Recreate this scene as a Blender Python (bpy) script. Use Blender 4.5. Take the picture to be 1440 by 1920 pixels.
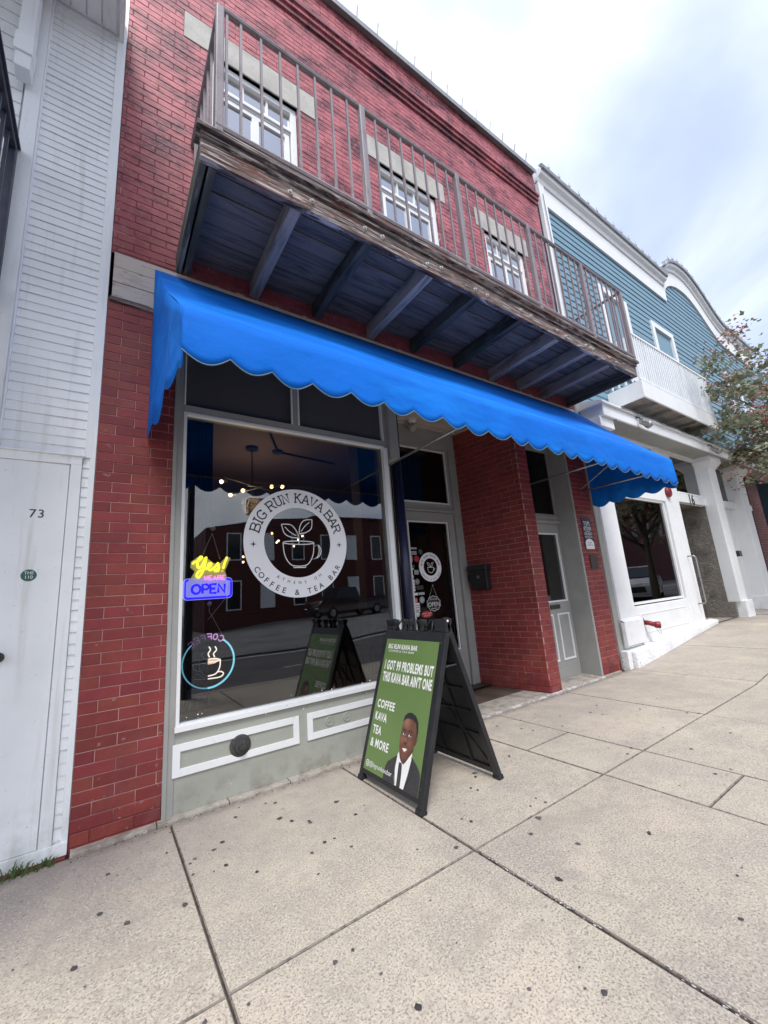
import bpy, math, random
from mathutils import Vector, Matrix, noise
random.seed(7)
S = bpy.context.scene
for o in list(bpy.data.objects): bpy.data.objects.remove(o)
COL = S.collection
# ------------------------------------------------------------------ camera
YAW, PIT, ROL, FPX = 0.609655, 0.205157, -0.0759193, 761.433
CAMLOC = Vector((0, -3.1, 1.225))
fwd = Vector((math.sin(YAW)*math.cos(PIT), math.cos(YAW)*math.cos(PIT), math.sin(PIT)))
r0 = Vector((math.cos(YAW), -math.sin(YAW), 0)); u0 = r0.cross(fwd)
right = r0*math.cos(ROL) + u0*math.sin(ROL); up = u0*math.cos(ROL) - r0*math.sin(ROL)
cd = bpy.data.cameras.new('camera'); cam = bpy.data.objects.new('camera', cd); COL.objects.link(cam)
cam.matrix_world = Matrix(((right.x, up.x, -fwd.x, CAMLOC.x), (right.y, up.y, -fwd.y, CAMLOC.y), (right.z, up.z, -fwd.z, CAMLOC.z), (0, 0, 0, 1)))
cd.sensor_fit = 'VERTICAL'; cd.sensor_height = 36; cd.sensor_width = 27; cd.lens = FPX*36/1920
cd.clip_start = 0.05; cd.clip_end = 1500
S.camera = cam
S.render.engine = 'CYCLES'
S.render.resolution_x = 768; S.render.resolution_y = 1024
def pix(p):
    d = Vector(p) - CAMLOC; k = d.dot(fwd)
    if k < .05: return None
    return (720 + FPX*d.dot(right)/k, 960 - FPX*d.dot(up)/k)
# ------------------------------------------------------------------ world
SUN_EL, SUN_AZ = math.radians(56), math.radians(205)     # azimuth clockwise from +Y
W = bpy.data.worlds.new('World'); S.world = W; W.use_nodes = True
nt = W.node_tree; nt.nodes.clear()
def N(nt, t, **k):
    n = nt.nodes.new(t)
    for a, b in k.items():
        if a.startswith('i_'): n.inputs[int(a[2:])].default_value = b
        else: setattr(n, a, b)
    return n
out = N(nt, 'ShaderNodeOutputWorld'); bg = N(nt, 'ShaderNodeBackground'); bg.inputs[1].default_value = 0.1
sky = N(nt, 'ShaderNodeTexSky', sky_type='NISHITA', sun_disc=False, sun_elevation=SUN_EL, sun_rotation=SUN_AZ)
sky.air_density = 1.2; sky.dust_density = 2.5
tc = N(nt, 'ShaderNodeTexCoord'); sep = N(nt, 'ShaderNodeSeparateXYZ')
nt.links.new(tc.outputs['Generated'], sep.inputs[0])
zz = N(nt, 'ShaderNodeMath', operation='MAXIMUM', i_1=0.0); nt.links.new(sep.outputs[2], zz.inputs[0])
za = N(nt, 'ShaderNodeMath', operation='ADD', i_1=0.28); nt.links.new(zz.outputs[0], za.inputs[0])
dx = N(nt, 'ShaderNodeMath', operation='DIVIDE'); dy = N(nt, 'ShaderNodeMath', operation='DIVIDE')
nt.links.new(sep.outputs[0], dx.inputs[0]); nt.links.new(za.outputs[0], dx.inputs[1])
nt.links.new(sep.outputs[1], dy.inputs[0]); nt.links.new(za.outputs[0], dy.inputs[1])
cm = N(nt, 'ShaderNodeCombineXYZ'); nt.links.new(dx.outputs[0], cm.inputs[0]); nt.links.new(dy.outputs[0], cm.inputs[1]); cm.inputs[2].default_value = 8.4
cn = N(nt, 'ShaderNodeTexNoise'); cn.inputs['Scale'].default_value = 1.15; cn.inputs['Detail'].default_value = 6; cn.inputs['Roughness'].default_value = .52; cn.inputs['Distortion'].default_value = .3
nt.links.new(cm.outputs[0], cn.inputs['Vector'])
cr = N(nt, 'ShaderNodeMapRange', i_1=.36, i_2=.74, i_3=.0, i_4=1.0); cr.interpolation_type = 'SMOOTHSTEP'; nt.links.new(cn.outputs[0], cr.inputs[0])
veil = N(nt, 'ShaderNodeMix', data_type='RGBA'); veil.inputs[0].default_value = .80; veil.inputs[7].default_value = (3.3, 3.85, 5.3, 1)
nt.links.new(sky.outputs[0], veil.inputs[6])
mixc = N(nt, 'ShaderNodeMix', data_type='RGBA'); nt.links.new(cr.outputs[0], mixc.inputs[0]); nt.links.new(veil.outputs[2], mixc.inputs[6])
mixc.inputs[7].default_value = (7.9, 8.2, 8.9, 1)
nt.links.new(mixc.outputs[2], bg.inputs[0]); nt.links.new(bg.outputs[0], out.inputs[0])
sl = bpy.data.lights.new('sun', 'SUN'); sl.energy = 1.5; sl.angle = math.radians(20); sl.color = (1, .975, .95)
sun = bpy.data.objects.new('sun', sl); COL.objects.link(sun)
sd = Vector((math.sin(SUN_AZ)*math.cos(SUN_EL), math.cos(SUN_AZ)*math.cos(SUN_EL), math.sin(SUN_EL)))
sun.rotation_euler = sd.to_track_quat('Z', 'Y').to_euler(); sun.location = (0, -8, 14)
S.view_settings.view_transform = 'Standard'; S.view_settings.look = 'None'; S.view_settings.gamma = 1
S.view_settings.use_curve_mapping = False; S.view_settings.exposure = 1.12
# ------------------------------------------------------------------ materials
def M(name, col, rough=.6, layers=(), bump=None, rnd=0.0, metal=0.0, spec=.5, emit=0, coat=0, bump2=None, hue=0):
    m = bpy.data.materials.new(name); m.use_nodes = True; nt = m.node_tree
    b = nt.nodes['Principled BSDF']; L = nt.links.new
    b.inputs['Roughness'].default_value = rough; b.inputs['Metallic'].default_value = metal
    b.inputs['Specular IOR Level'].default_value = spec
    if coat: b.inputs['Coat Weight'].default_value = coat
    g = N(nt, 'ShaderNodeNewGeometry')
    c = N(nt, 'ShaderNodeRGB'); c.outputs[0].default_value = (*col, 1); cur = c.outputs[0]
    sepn = None
    if rnd:
        oi = N(nt, 'ShaderNodeObjectInfo'); ad = N(nt, 'ShaderNodeMath', operation='ADD'); fr = N(nt, 'ShaderNodeMath', operation='FRACT')
        L(oi.outputs['Random'], ad.inputs[0]); L(g.outputs['Random Per Island'], ad.inputs[1]); L(ad.outputs[0], fr.inputs[0])
        mr = N(nt, 'ShaderNodeMapRange', i_3=1-rnd, i_4=1+rnd); L(fr.outputs[0], mr.inputs[0])
        hs = N(nt, 'ShaderNodeHueSaturation'); L(mr.outputs[0], hs.inputs['Value']); L(cur, hs.inputs['Color'])
        if hue:
            m2 = N(nt, 'ShaderNodeMath', operation='MULTIPLY', i_1=7.31); f2 = N(nt, 'ShaderNodeMath', operation='FRACT')
            L(fr.outputs[0], m2.inputs[0]); L(m2.outputs[0], f2.inputs[0])
            mh = N(nt, 'ShaderNodeMapRange', i_3=.5-hue, i_4=.5+hue); L(f2.outputs[0], mh.inputs[0]); L(mh.outputs[0], hs.inputs['Hue'])
        cur = hs.outputs[0]
    for l in layers:
        mp = N(nt, 'ShaderNodeMapping'); mp.inputs['Scale'].default_value = l.get('st', (1, 1, 1)); mp.inputs['Location'].default_value = l.get('off', (0, 0, 0))
        L(g.outputs['Position'], mp.inputs[0])
        if l.get('pt'):
            nz = N(nt, 'ShaderNodeVectorMath', operation='DISTANCE'); nz.inputs[1].default_value = l['pt']; L(g.outputs['Position'], nz.inputs[0])
            mr = N(nt, 'ShaderNodeMapRange', i_1=l['lo'], i_2=l['hi'], i_3=l.get('a', 1), i_4=0); mr.interpolation_type = 'SMOOTHSTEP'; L(nz.outputs['Value'], mr.inputs[0])
            mx = N(nt, 'ShaderNodeMix', data_type='RGBA'); L(mr.outputs[0], mx.inputs[0]); L(cur, mx.inputs[6]); mx.inputs[7].default_value = (*l['c'], 1); cur = mx.outputs[2]; continue
        if l.get('vor'):
            nz = N(nt, 'ShaderNodeTexVoronoi'); nz.inputs['Scale'].default_value = l['s']; o_ = nz.outputs['Distance']
        else:
            nz = N(nt, 'ShaderNodeTexNoise'); nz.inputs['Scale'].default_value = l['s']; nz.inputs['Detail'].default_value = l.get('d', 4); nz.inputs['Roughness'].default_value = l.get('r', .6); nz.inputs['Distortion'].default_value = l.get('dis', 0)
            o_ = nz.outputs[0]
        L(mp.outputs[0], nz.inputs['Vector'])
        mr = N(nt, 'ShaderNodeMapRange', i_1=l['lo'], i_2=l['hi'], i_3=0, i_4=l.get('a', 1)); L(o_, mr.inputs[0]); fac = mr.outputs[0]
        for (ax, v0, v1) in l.get('mask', ()):
            sp = N(nt, 'ShaderNodeSeparateXYZ'); L(g.outputs['Position'], sp.inputs[0])
            k = N(nt, 'ShaderNodeMapRange', i_1=v0, i_2=v1); L(sp.outputs[ax], k.inputs[0])
            mu = N(nt, 'ShaderNodeMath', operation='MULTIPLY'); L(fac, mu.inputs[0]); L(k.outputs[0], mu.inputs[1]); fac = mu.outputs[0]
        mx = N(nt, 'ShaderNodeMix', data_type='RGBA'); L(fac, mx.inputs[0]); L(cur, mx.inputs[6]); mx.inputs[7].default_value = (*l['c'], 1)
        if l.get('mul'): mx.blend_type = 'MULTIPLY'
        cur = mx.outputs[2]
    L(cur, b.inputs['Base Color'])
    if emit: L(cur, b.inputs['Emission Color']); b.inputs['Emission Strength'].default_value = emit
    prev = None
    for bp in (bump, bump2):
        if bp:
            mp = N(nt, 'ShaderNodeMapping'); mp.inputs['Scale'].default_value = bp[3] if len(bp) > 3 else (1, 1, 1)
            L(g.outputs['Position'], mp.inputs[0])
            nz = N(nt, 'ShaderNodeTexNoise'); nz.inputs['Scale'].default_value = bp[0]; nz.inputs['Detail'].default_value = 5; L(mp.outputs[0], nz.inputs['Vector'])
            bn = N(nt, 'ShaderNodeBump'); bn.inputs['Strength'].default_value = bp[1]; bn.inputs['Distance'].default_value = bp[2]; L(nz.outputs[0], bn.inputs['Height'])
            if prev: L(prev, bn.inputs['Normal'])
            prev = bn.outputs[0]
    if prev: L(prev, b.inputs['Normal'])
    return m
def glass(name, tint, refl=.10, k=1.0, rough=.0):
    m = bpy.data.materials.new(name); m.use_nodes = True; nt = m.node_tree; nt.nodes.clear(); L = nt.links.new
    o = N(nt, 'ShaderNodeOutputMaterial'); t = N(nt, 'ShaderNodeBsdfTransparent'); t.inputs[0].default_value = (*tint, 1)
    g = N(nt, 'ShaderNodeBsdfGlossy'); g.inputs['Roughness'].default_value = rough
    f = N(nt, 'ShaderNodeFresnel'); f.inputs[0].default_value = 1.5
    ml = N(nt, 'ShaderNodeMath', operation='MULTIPLY_ADD', i_1=k, i_2=refl); ml.use_clamp = True; L(f.outputs[0], ml.inputs[0])
    ge = N(nt, 'ShaderNodeNewGeometry'); nz = N(nt, 'ShaderNodeTexNoise'); nz.inputs['Scale'].default_value = 1.3; nz.inputs['Detail'].default_value = 1
    bn = N(nt, 'ShaderNodeBump'); bn.inputs['Strength'].default_value = .12; bn.inputs['Distance'].default_value = .012
    L(ge.outputs['Position'], nz.inputs['Vector']); L(nz.outputs[0], bn.inputs['Height']); L(bn.outputs[0], g.inputs['Normal'])
    mx = N(nt, 'ShaderNodeMixShader'); L(ml.outputs[0], mx.inputs[0]); L(t.outputs[0], mx.inputs[1]); L(g.outputs[0], mx.inputs[2]); L(mx.outputs[0], o.inputs[0])
    return m
def emis(name, col, st):
    m = bpy.data.materials.new(name); m.use_nodes = True; nt = m.node_tree; nt.nodes.clear()
    o = N(nt, 'ShaderNodeOutputMaterial'); e = N(nt, 'ShaderNodeEmission'); e.inputs[0].default_value = (*col, 1); e.inputs[1].default_value = st
    nt.links.new(e.outputs[0], o.inputs[0]); return m
V = {}
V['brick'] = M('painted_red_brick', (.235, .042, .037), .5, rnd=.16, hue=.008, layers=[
    dict(s=.5, lo=.1, hi=.2, c=(.55, .165, .185), a=.9, mask=((2, 3.3, 5.6),)),  # brighter light and haze higher up, put into the colour as pale pink
    dict(s=5, lo=.42, hi=.7, c=(.15, .022, .026), a=.6), dict(s=60, lo=.62, hi=.72, c=(.07, .02, .02), a=.6),
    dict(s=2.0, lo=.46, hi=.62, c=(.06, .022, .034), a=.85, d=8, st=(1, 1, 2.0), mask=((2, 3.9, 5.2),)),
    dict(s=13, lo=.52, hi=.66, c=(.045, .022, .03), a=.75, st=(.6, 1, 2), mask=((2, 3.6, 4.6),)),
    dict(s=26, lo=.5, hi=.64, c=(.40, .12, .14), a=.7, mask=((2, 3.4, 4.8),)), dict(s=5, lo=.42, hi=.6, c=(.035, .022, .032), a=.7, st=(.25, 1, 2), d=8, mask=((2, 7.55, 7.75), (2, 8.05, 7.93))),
    dict(s=2.6, lo=.50, hi=.68, c=(.33, .12, .12), a=.5, mask=((2, .75, .1),)),
    dict(s=38, lo=.66, hi=.70, c=(.45, .3, .28), a=.8, mask=((2, .6, .0),)), dict(s=17, lo=.66, hi=.69, c=(.36, .20, .18), a=.7, d=8), dict(s=4, lo=.5, hi=.64, c=(.10, .03, .028), a=.6, d=8, mask=((2, .5, .02),))],
    bump=(45, .35, .006), bump2=(240, .3, .002), spec=.35)
V['mortar'] = M('mortar_pale_pink', (.50, .30, .28), .85, layers=[
    dict(s=6, lo=.45, hi=.7, c=(.32, .12, .12), a=.9),
    dict(s=3, lo=.0, hi=.1, c=(.21, .065, .075), a=1, mask=((2, 3.2, 3.7),)),
    dict(s=9, lo=.56, hi=.66, c=(.62, .46, .46), a=.9, mask=((2, 3.2, 3.7),)),
    dict(s=3, lo=.0, hi=.1, c=(.14, .03, .035), a=1, mask=((2, .22, .08),))], bump=(90, .3, .004))
V['mortar_plain'] = M('mortar_grey', (.40, .33, .30), .9, bump=(90, .3, .004))
V['brick_brown'] = M('brown_brick', (.12, .038, .032), .7, rnd=.25, hue=.01, bump=(60, .3, .004))
V['brick_far'] = M('opposite_brick', (.10, .026, .026), .8, layers=[dict(s=3, lo=.4, hi=.7, c=(.065, .02, .02))])
V['stone'] = M('pale_stone', (.47, .45, .41), .8, rnd=.06, layers=[dict(s=4, lo=.42, hi=.7, c=(.30, .29, .26), a=.7), dict(s=40, lo=.6, hi=.7, c=(.2, .19, .17), a=.5)], bump=(60, .3, .004))
V['cream'] = M('peeling_cream_board', (.52, .46, .41), .7, rnd=.04, layers=[dict(s=7, lo=.5, hi=.7, c=(.36, .30, .27), a=.7, st=(.5, 1, 3)), dict(s=30, lo=.64, hi=.68, c=(.12, .09, .08), a=.9, st=(.4, 1, 3))], bump=(30, .2, .004))
V['grey'] = M('grey_green_paint', (.36, .365, .32), .5, layers=[dict(s=3, lo=.4, hi=.7, c=(.30, .30, .265), a=.6), dict(s=50, lo=.68, hi=.71, c=(.7, .7, .68), a=.8),
    dict(s=9, lo=.45, hi=.62, c=(.20, .19, .16), a=.6, mask=((2, .22, .02),))], bump=(14, .12, .004), bump2=(150, .12, .001), spec=.3)
V['greyflat'] = M('grey_frame_paint', (.34, .34, .32), .55, layers=[dict(s=5, lo=.4, hi=.7, c=(.28, .28, .26), a=.6)], bump=(40, .1, .002), spec=.3)
V['panel'] = M('dark_transom_panel', (.075, .072, .075), .5, layers=[dict(s=4, lo=.4, hi=.7, c=(.08, .078, .08), a=.6)], bump=(20, .1, .003), spec=.3)
V['white'] = M('white_paint', (.78, .79, .79), .5, layers=[dict(s=3, lo=.45, hi=.75, c=(.68, .69, .69), a=.6), dict(s=45, lo=.66, hi=.70, c=(.42, .41, .38), a=.55)], bump=(30, .12, .003), spec=.35)
V['siding'] = M('white_clapboard', (.86, .88, .89), .55, rnd=.015, layers=[dict(s=2.2, lo=.45, hi=.75, c=(.70, .735, .73), a=.5), dict(s=40, lo=.68, hi=.72, c=(.5, .5, .48), a=.5),
    dict(s=9, lo=.42, hi=.66, c=(.38, .38, .33), a=.5, mask=((2, .35, .04),)), dict(s=3, lo=.54, hi=.70, c=(.60, .60, .56), a=.5, st=(5, 1, .35), d=7), dict(s=90, lo=.70, hi=.73, c=(.25, .24, .22), a=.7)], bump=(25, .1, .003), bump2=(300, .1, .001), spec=.3)
V['stucco'] = M('white_stucco', (.78, .79, .79), .8, layers=[dict(s=5, lo=.5, hi=.7, c=(.60, .60, .58), a=.6), dict(s=35, lo=.60, hi=.64, c=(.16, .13, .10), a=.8, mask=((2, .26, .1), (0, 9.9, 9.2)))], bump=(16, .5, .012), bump2=(60, .4, .004))
V['blue_siding'] = M('slate_blue_clapboard', (.15, .265, .34), .55, rnd=.05, layers=[dict(s=2, lo=.45, hi=.75, c=(.175, .30, .37), a=.6)], bump=(25, .1, .002))
V['awning'] = M('bright_blue_canvas', (.003, .135, .58), .75, layers=[
    dict(s=2.2, lo=.48, hi=.66, c=(.008, .22, .74), a=.65, st=(.35, 1.6, 1.6), d=7), dict(s=30, lo=.60, hi=.68, c=(.02, .10, .38), a=.35, d=8), dict(s=7, lo=.62, hi=.72, c=(.05, .17, .5), a=.5, st=(.3, 2, 2), mask=((0, 3.5, 5),)),
    dict(s=2.4, lo=.58, hi=.70, c=(.006, .09, .40), a=.5, st=(.4, 1.4, 1.4), off=(1, 8, 0))], bump=(420, .25, .0012), bump2=(4, .5, .03, (1, 2.2, 1.4)), spec=.15)
V['piping'] = M('grey_green_piping', (.12, .20, .24), .7)
V['steel'] = M('galvanised_steel', (.36, .36, .36), .4, metal=.8, layers=[dict(s=30, lo=.5, hi=.7, c=(.2, .17, .15), a=.6)])
V['wood'] = M('weathered_fascia_wood', (.105, .075, .07), .85, layers=[
    dict(s=7.0, lo=.42, hi=.58, c=(.21, .17, .155), a=.9, st=(.3, 1, 3.2), d=8, dis=1.8),
    dict(s=4.2, lo=.52, hi=.60, c=(.15, .052, .032), a=.85, st=(.35, 1, 2.6), d=6, dis=1.5, off=(9, 3, 1)),
    dict(s=6.5, lo=.54, hi=.60, c=(.50, .45, .42), a=.9, st=(.28, 1, 4.5), d=8, dis=2.4, off=(4, 1, 2)),
    dict(s=9, lo=.53, hi=.59, c=(.018, .014, .015), a=.92, st=(.22, 1, 4.2), d=8, dis=2.4, off=(2, 7, 5))], bump=(5, .8, .012, (.25, 3, 9)), bump2=(40, .4, .004, (.3, 3, 6)))
V['wood_side'] = M('mossy_side_beam', (.12, .115, .095), .9, layers=[dict(s=4, lo=.42, hi=.6, c=(.04, .045, .035), a=.9, st=(3, .3, 8)), dict(s=4, lo=.55, hi=.64, c=(.33, .31, .27), a=.8, st=(4, .3, 9), off=(3, 3, 3))], bump=(6, .7, .01, (3, .3, 8)))
V['soffit'] = M('navy_deck_planks', (.18, .16, .145), .7, rnd=.2, layers=[
    dict(s=4, lo=.5, hi=.68, c=(.045, .042, .046), a=.9, st=(.3, 3.5, 1), d=8, dis=1), dict(s=9, lo=.62, hi=.68, c=(.085, .088, .11), a=.7, st=(.3, 4, 1)), dict(s=24, lo=.68, hi=.71, c=(.36, .36, .4), a=.5)], bump=(8, .9, .012, (.3, 3, 1)), bump2=(30, .5, .004, (.2, 3, 1)))
V['joist'] = M('navy_joists', (.36, .32, .285), .75, rnd=.14, layers=[dict(s=7, lo=.48, hi=.64, c=(.13, .12, .12), a=.8, st=(3, .35, 1), d=7), dict(s=12, lo=.6, hi=.66, c=(.17, .165, .2), a=.7, st=(4, .3, 2))], bump=(9, .6, .006, (3, .3, 1)))
V['joist_dark'] = M('damp_dark_joists', (.09, .09, .082), .8, rnd=.1, layers=[dict(s=7, lo=.46, hi=.62, c=(.012, .018, .018), a=.85, st=(3, .35, 1)), dict(s=5, lo=.55, hi=.66, c=(.035, .06, .04), a=.8)], bump=(9, .6, .006, (3, .3, 1)))
V['rail'] = M('mauve_grey_rail_metal', (.24, .21, .225), .5, rnd=.05, layers=[dict(s=12, lo=.5, hi=.68, c=(.16, .13, .14), a=.8, st=(1, 1, .5)), dict(s=60, lo=.62, hi=.68, c=(.10, .05, .035), a=.7)], bump=(120, .2, .001))
V['darkrail'] = M('dark_rail_metal', (.03, .035, .055), .4, layers=[dict(s=9, lo=.5, hi=.7, c=(.05, .05, .07))])
V['black'] = M('black_plastic', (.014, .015, .018), .42, layers=[dict(s=14, lo=.5, hi=.75, c=(.03, .03, .032), a=.6), dict(s=60, lo=.66, hi=.72, c=(.09, .09, .09), a=.4)], bump=(320, .2, .0008))
V['blackpole'] = M('navy_iron_column', (.012, .014, .045), .35, layers=[dict(s=20, lo=.5, hi=.7, c=(.03, .03, .06), a=.6)])
V['iron'] = M('cast_iron', (.055, .055, .052), .6, metal=.3, bump=(70, .5, .004), layers=[dict(s=40, lo=.55, hi=.7, c=(.13, .12, .11), a=.7)])
V['fabric'] = M('navy_curtain', (.003, .003, .009), .95, spec=.05)
V['green_dark'] = M('dark_green_backdrop', (.008, .014, .007), .8)
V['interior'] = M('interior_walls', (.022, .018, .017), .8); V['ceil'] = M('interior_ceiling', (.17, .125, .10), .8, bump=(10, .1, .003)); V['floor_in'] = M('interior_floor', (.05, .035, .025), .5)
V['brownwall'] = M('rough_brown_render', (.20, .18, .155), .9, layers=[dict(s=13, lo=.52, hi=.62, c=(.30, .275, .22), a=.7, st=(1, 1, 1.8)), dict(s=3, lo=.5, hi=.7, c=(.07, .065, .06), a=.7)], bump=(22, .9, .03, (1, 1, 1.5)))
V['conc'] = M('exposed_aggregate_concrete', (.55, .487, .385), .85, rnd=.08, layers=[
    dict(s=.8, lo=.42, hi=.60, c=(.43, .385, .32), a=.8, d=6), dict(s=2.2, lo=.48, hi=.62, c=(.36, .32, .28), a=.55, d=9), dict(s=1.1, lo=.56, hi=.66, c=(.60, .51, .40), a=.6, d=7, off=(4, 4, 0)),
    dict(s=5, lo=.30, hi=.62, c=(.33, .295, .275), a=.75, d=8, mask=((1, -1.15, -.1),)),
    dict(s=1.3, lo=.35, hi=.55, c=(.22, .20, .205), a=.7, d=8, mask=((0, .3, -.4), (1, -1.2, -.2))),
    dict(s=125, lo=.52, hi=.60, c=(.19, .155, .13), a=.66, d=2, mask=((1, .4, -1.2),)), dict(s=105, lo=.54, hi=.62, c=(.66, .585, .50), a=.6, d=2, off=(3, 1, 0), mask=((1, .8, -1.2),)), dict(s=13, lo=.5, hi=.66, c=(.36, .31, .27), a=.5, d=6),
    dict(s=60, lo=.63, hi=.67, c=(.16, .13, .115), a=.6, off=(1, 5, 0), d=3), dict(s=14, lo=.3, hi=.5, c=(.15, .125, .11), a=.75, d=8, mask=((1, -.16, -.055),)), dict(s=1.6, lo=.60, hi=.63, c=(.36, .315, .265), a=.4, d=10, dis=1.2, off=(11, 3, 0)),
    dict(s=20, lo=.66, hi=.70, c=(.17, .15, .14), a=.5)], bump=(130, .25, .002), bump2=(5, .25, .012), spec=.25)
V['joint'] = M('joint_edge', (.24, .205, .175), .95, layers=[dict(s=30, lo=.5, hi=.62, c=(.10, .085, .075), a=.9)], bump=(80, .6, .006))
V['strip'] = M('worn_concrete_ledge', (.42, .38, .33), .9, layers=[dict(s=9, lo=.45, hi=.65, c=(.22, .18, .14), a=.8), dict(s=40, lo=.6, hi=.66, c=(.6, .58, .55), a=.6)], bump=(40, .6, .01))
V['whiteline'] = M('chipped_white_line', (.62, .60, .57), .85, layers=[dict(s=22, lo=.46, hi=.54, c=(.34, .30, .27), a=.9)], bump=(60, .5, .004))
V['dirt'] = M('joint_dirt', (.11, .095, .08), .95, layers=[dict(s=30, lo=.52, hi=.62, c=(.13, .11, .09), a=.8), dict(s=11, lo=.63, hi=.66, c=(.4, .36, .32), a=.5)], bump=(80, .8, .01))
V['gum'] = M('old_gum', (.085, .075, .075), .8, rnd=.55)
V['tile'] = M('worn_entry_boards', (.10, .07, .055), .6, rnd=.3, layers=[dict(s=6, lo=.5, hi=.66, c=(.16, .12, .09), a=.7, st=(3, .5, 1))], bump=(30, .3, .004))
V['road'] = M('dark_paver_road', (.065, .06, .062), .8, layers=[dict(s=14, lo=.5, hi=.56, c=(.15, .13, .125), a=.8, st=(.8, 3, 1), d=2), dict(s=7, lo=.5, hi=.6, c=(.13, .12, .12), a=.7, st=(1, 3, 1)), dict(s=1, lo=.4, hi=.7, c=(.05, .05, .055))], bump=(12, .4, .01))
V['asphalt'] = M('pale_asphalt', (.20, .195, .19), .9, layers=[dict(s=.7, lo=.4, hi=.7, c=(.11, .11, .115))], bump=(50, .3, .004))
V['earth'] = M('ground', (.12, .115, .10), .95)
V['print_white'] = M('print_white', (.80, .80, .78), .5); V['print_black'] = M('print_black', (.02, .02, .025), .5)
V['vinyl'] = M('white_vinyl', (.88, .88, .90), .6); V['poster'] = M('poster_green', (.115, .195, .055), .45, layers=[dict(s=1.5, lo=.3, hi=.7, c=(.14, .22, .07))])
V['navy'] = M('sign_navy', (.02, .018, .06), .5); V['bronze'] = M('bronze_plate', (.07, .062, .05), .5, metal=.5, bump=(60, .4, .003))
V['red'] = M('red_paint', (.22, .014, .022), .45, layers=[dict(s=25, lo=.5, hi=.65, c=(.12, .02, .02), a=.7)]); V['bark'] = M('bark', (.10, .085, .07), .9, bump=(30, .8, .01, (1, 1, .3)))
V['leaf'] = M('maple_leaves', (.22, .245, .155), .6, rnd=.45, hue=.03); V['leaf_red'] = M('reddish_seed_leaves', (.46, .20, .18), .6, rnd=.4, hue=.015)
V['grass'] = M('grass_blades', (.10, .155, .05), .6, rnd=.35, hue=.02)
V['door_green'] = M('sticker_green', (.03, .12, .09), .5); V['sticker_grey'] = M('sticker_grey', (.42, .42, .44), .5, rnd=.3); V['sticker_red'] = M('sticker_red', (.50, .02, .03), .5)
V['skin'] = M('portrait_skin', (.21, .095, .055), .5); V['skin2'] = M('portrait_skin_light', (.36, .18, .11), .5); V['skin3'] = M('portrait_skin_shade', (.11, .045, .028), .5)
V['suit'] = M('portrait_suit', (.035, .033, .038), .5, layers=[dict(s=30, lo=.5, hi=.6, c=(.055, .05, .055), st=(1, 1, 4))]); V['lips'] = M('portrait_lips', (.25, .07, .06), .5)
V['acrylic'] = M('acrylic_backing', (.35, .34, .72), .3, emit=.55); V['acrylic_y'] = M('acrylic_backing_yellow', (.42, .40, .16), .3, emit=.35)
V['glass'] = glass('shop_glass', (.76, .78, .78), .07, .95); V['glass_up'] = glass('upper_glass', (.85, .9, .95), .55, 1.5); V['glass_dark'] = glass('door_glass', (.55, .57, .57), .01, .5)
V['glass_blue'] = glass('tinted_glass', (.45, .5, .5), .09, 1.2)
V['pane_backing'] = M('white_pane_backing', (.80, .84, .88), .7); V['carwhite'] = M('car_white', (.6, .62, .64), .25, coat=.5); V['cardark'] = M('car_dark_red', (.03, .012, .014), .25, coat=.6); V['tyre'] = M('tyre', (.015, .015, .015), .8)
V['carglass'] = M('car_glass', (.02, .025, .03), .08); V['gutter'] = M('coping_metal', (.30, .31, .32), .5, layers=[dict(s=4, lo=.45, hi=.65, c=(.19, .19, .2), a=.7)], metal=.3)
V['bulb'] = emis('warm_bulb', (1, .60, .24), 7); V['n_yellow'] = emis('neon_yellow', (1, .86, .05), 1.5); V['n_blue'] = emis('neon_blue', (.02, .015, 1.0), 1.3); V['n_pink'] = emis('neon_pink', (1, .30, .82), 1.2)
V['n_cyan'] = emis('neon_cyan', (.22, .62, .78), 1.0); V['n_white'] = emis('neon_white', (1, .86, .74), 1.0); V['n_mauve'] = emis('neon_mauve', (.62, .28, .66), .9); V['n_off'] = M('neon_tube_dim', (.13, .15, .18), .4); V['n_peach'] = emis('neon_peach', (.9, .55, .40), .85); V['n_mauvedim'] = emis('neon_mauve_dim', (.16, .06, .2), .7)
V['glass_dark'].node_tree.nodes['Glossy BSDF'].inputs[0].default_value = (.5, .45, .42, 1)
V['n_cyandim'] = emis('neon_cyan_dim', (.12, .35, .5), .8)
for k_ in ('leaf', 'leaf_red', 'grass'):
    nt_ = V[k_].node_tree; b_ = nt_.nodes['Principled BSDF']; o_ = nt_.nodes['Material Output']; tr_ = nt_.nodes.new('ShaderNodeBsdfTranslucent'); mx_ = nt_.nodes.new('ShaderNodeMixShader'); mx_.inputs[0].default_value = .35
    nt_.links.new(b_.inputs['Base Color'].links[0].from_socket, tr_.inputs[0]); nt_.links.new(b_.outputs[0], mx_.inputs[1]); nt_.links.new(tr_.outputs[0], mx_.inputs[2]); nt_.links.new(mx_.outputs[0], o_.inputs[0])
V['cord'] = M('pale_cord', (.45, .43, .42), .5); V['yellowsign'] = M('sign_pale', (.62, .60, .62), .5)
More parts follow.
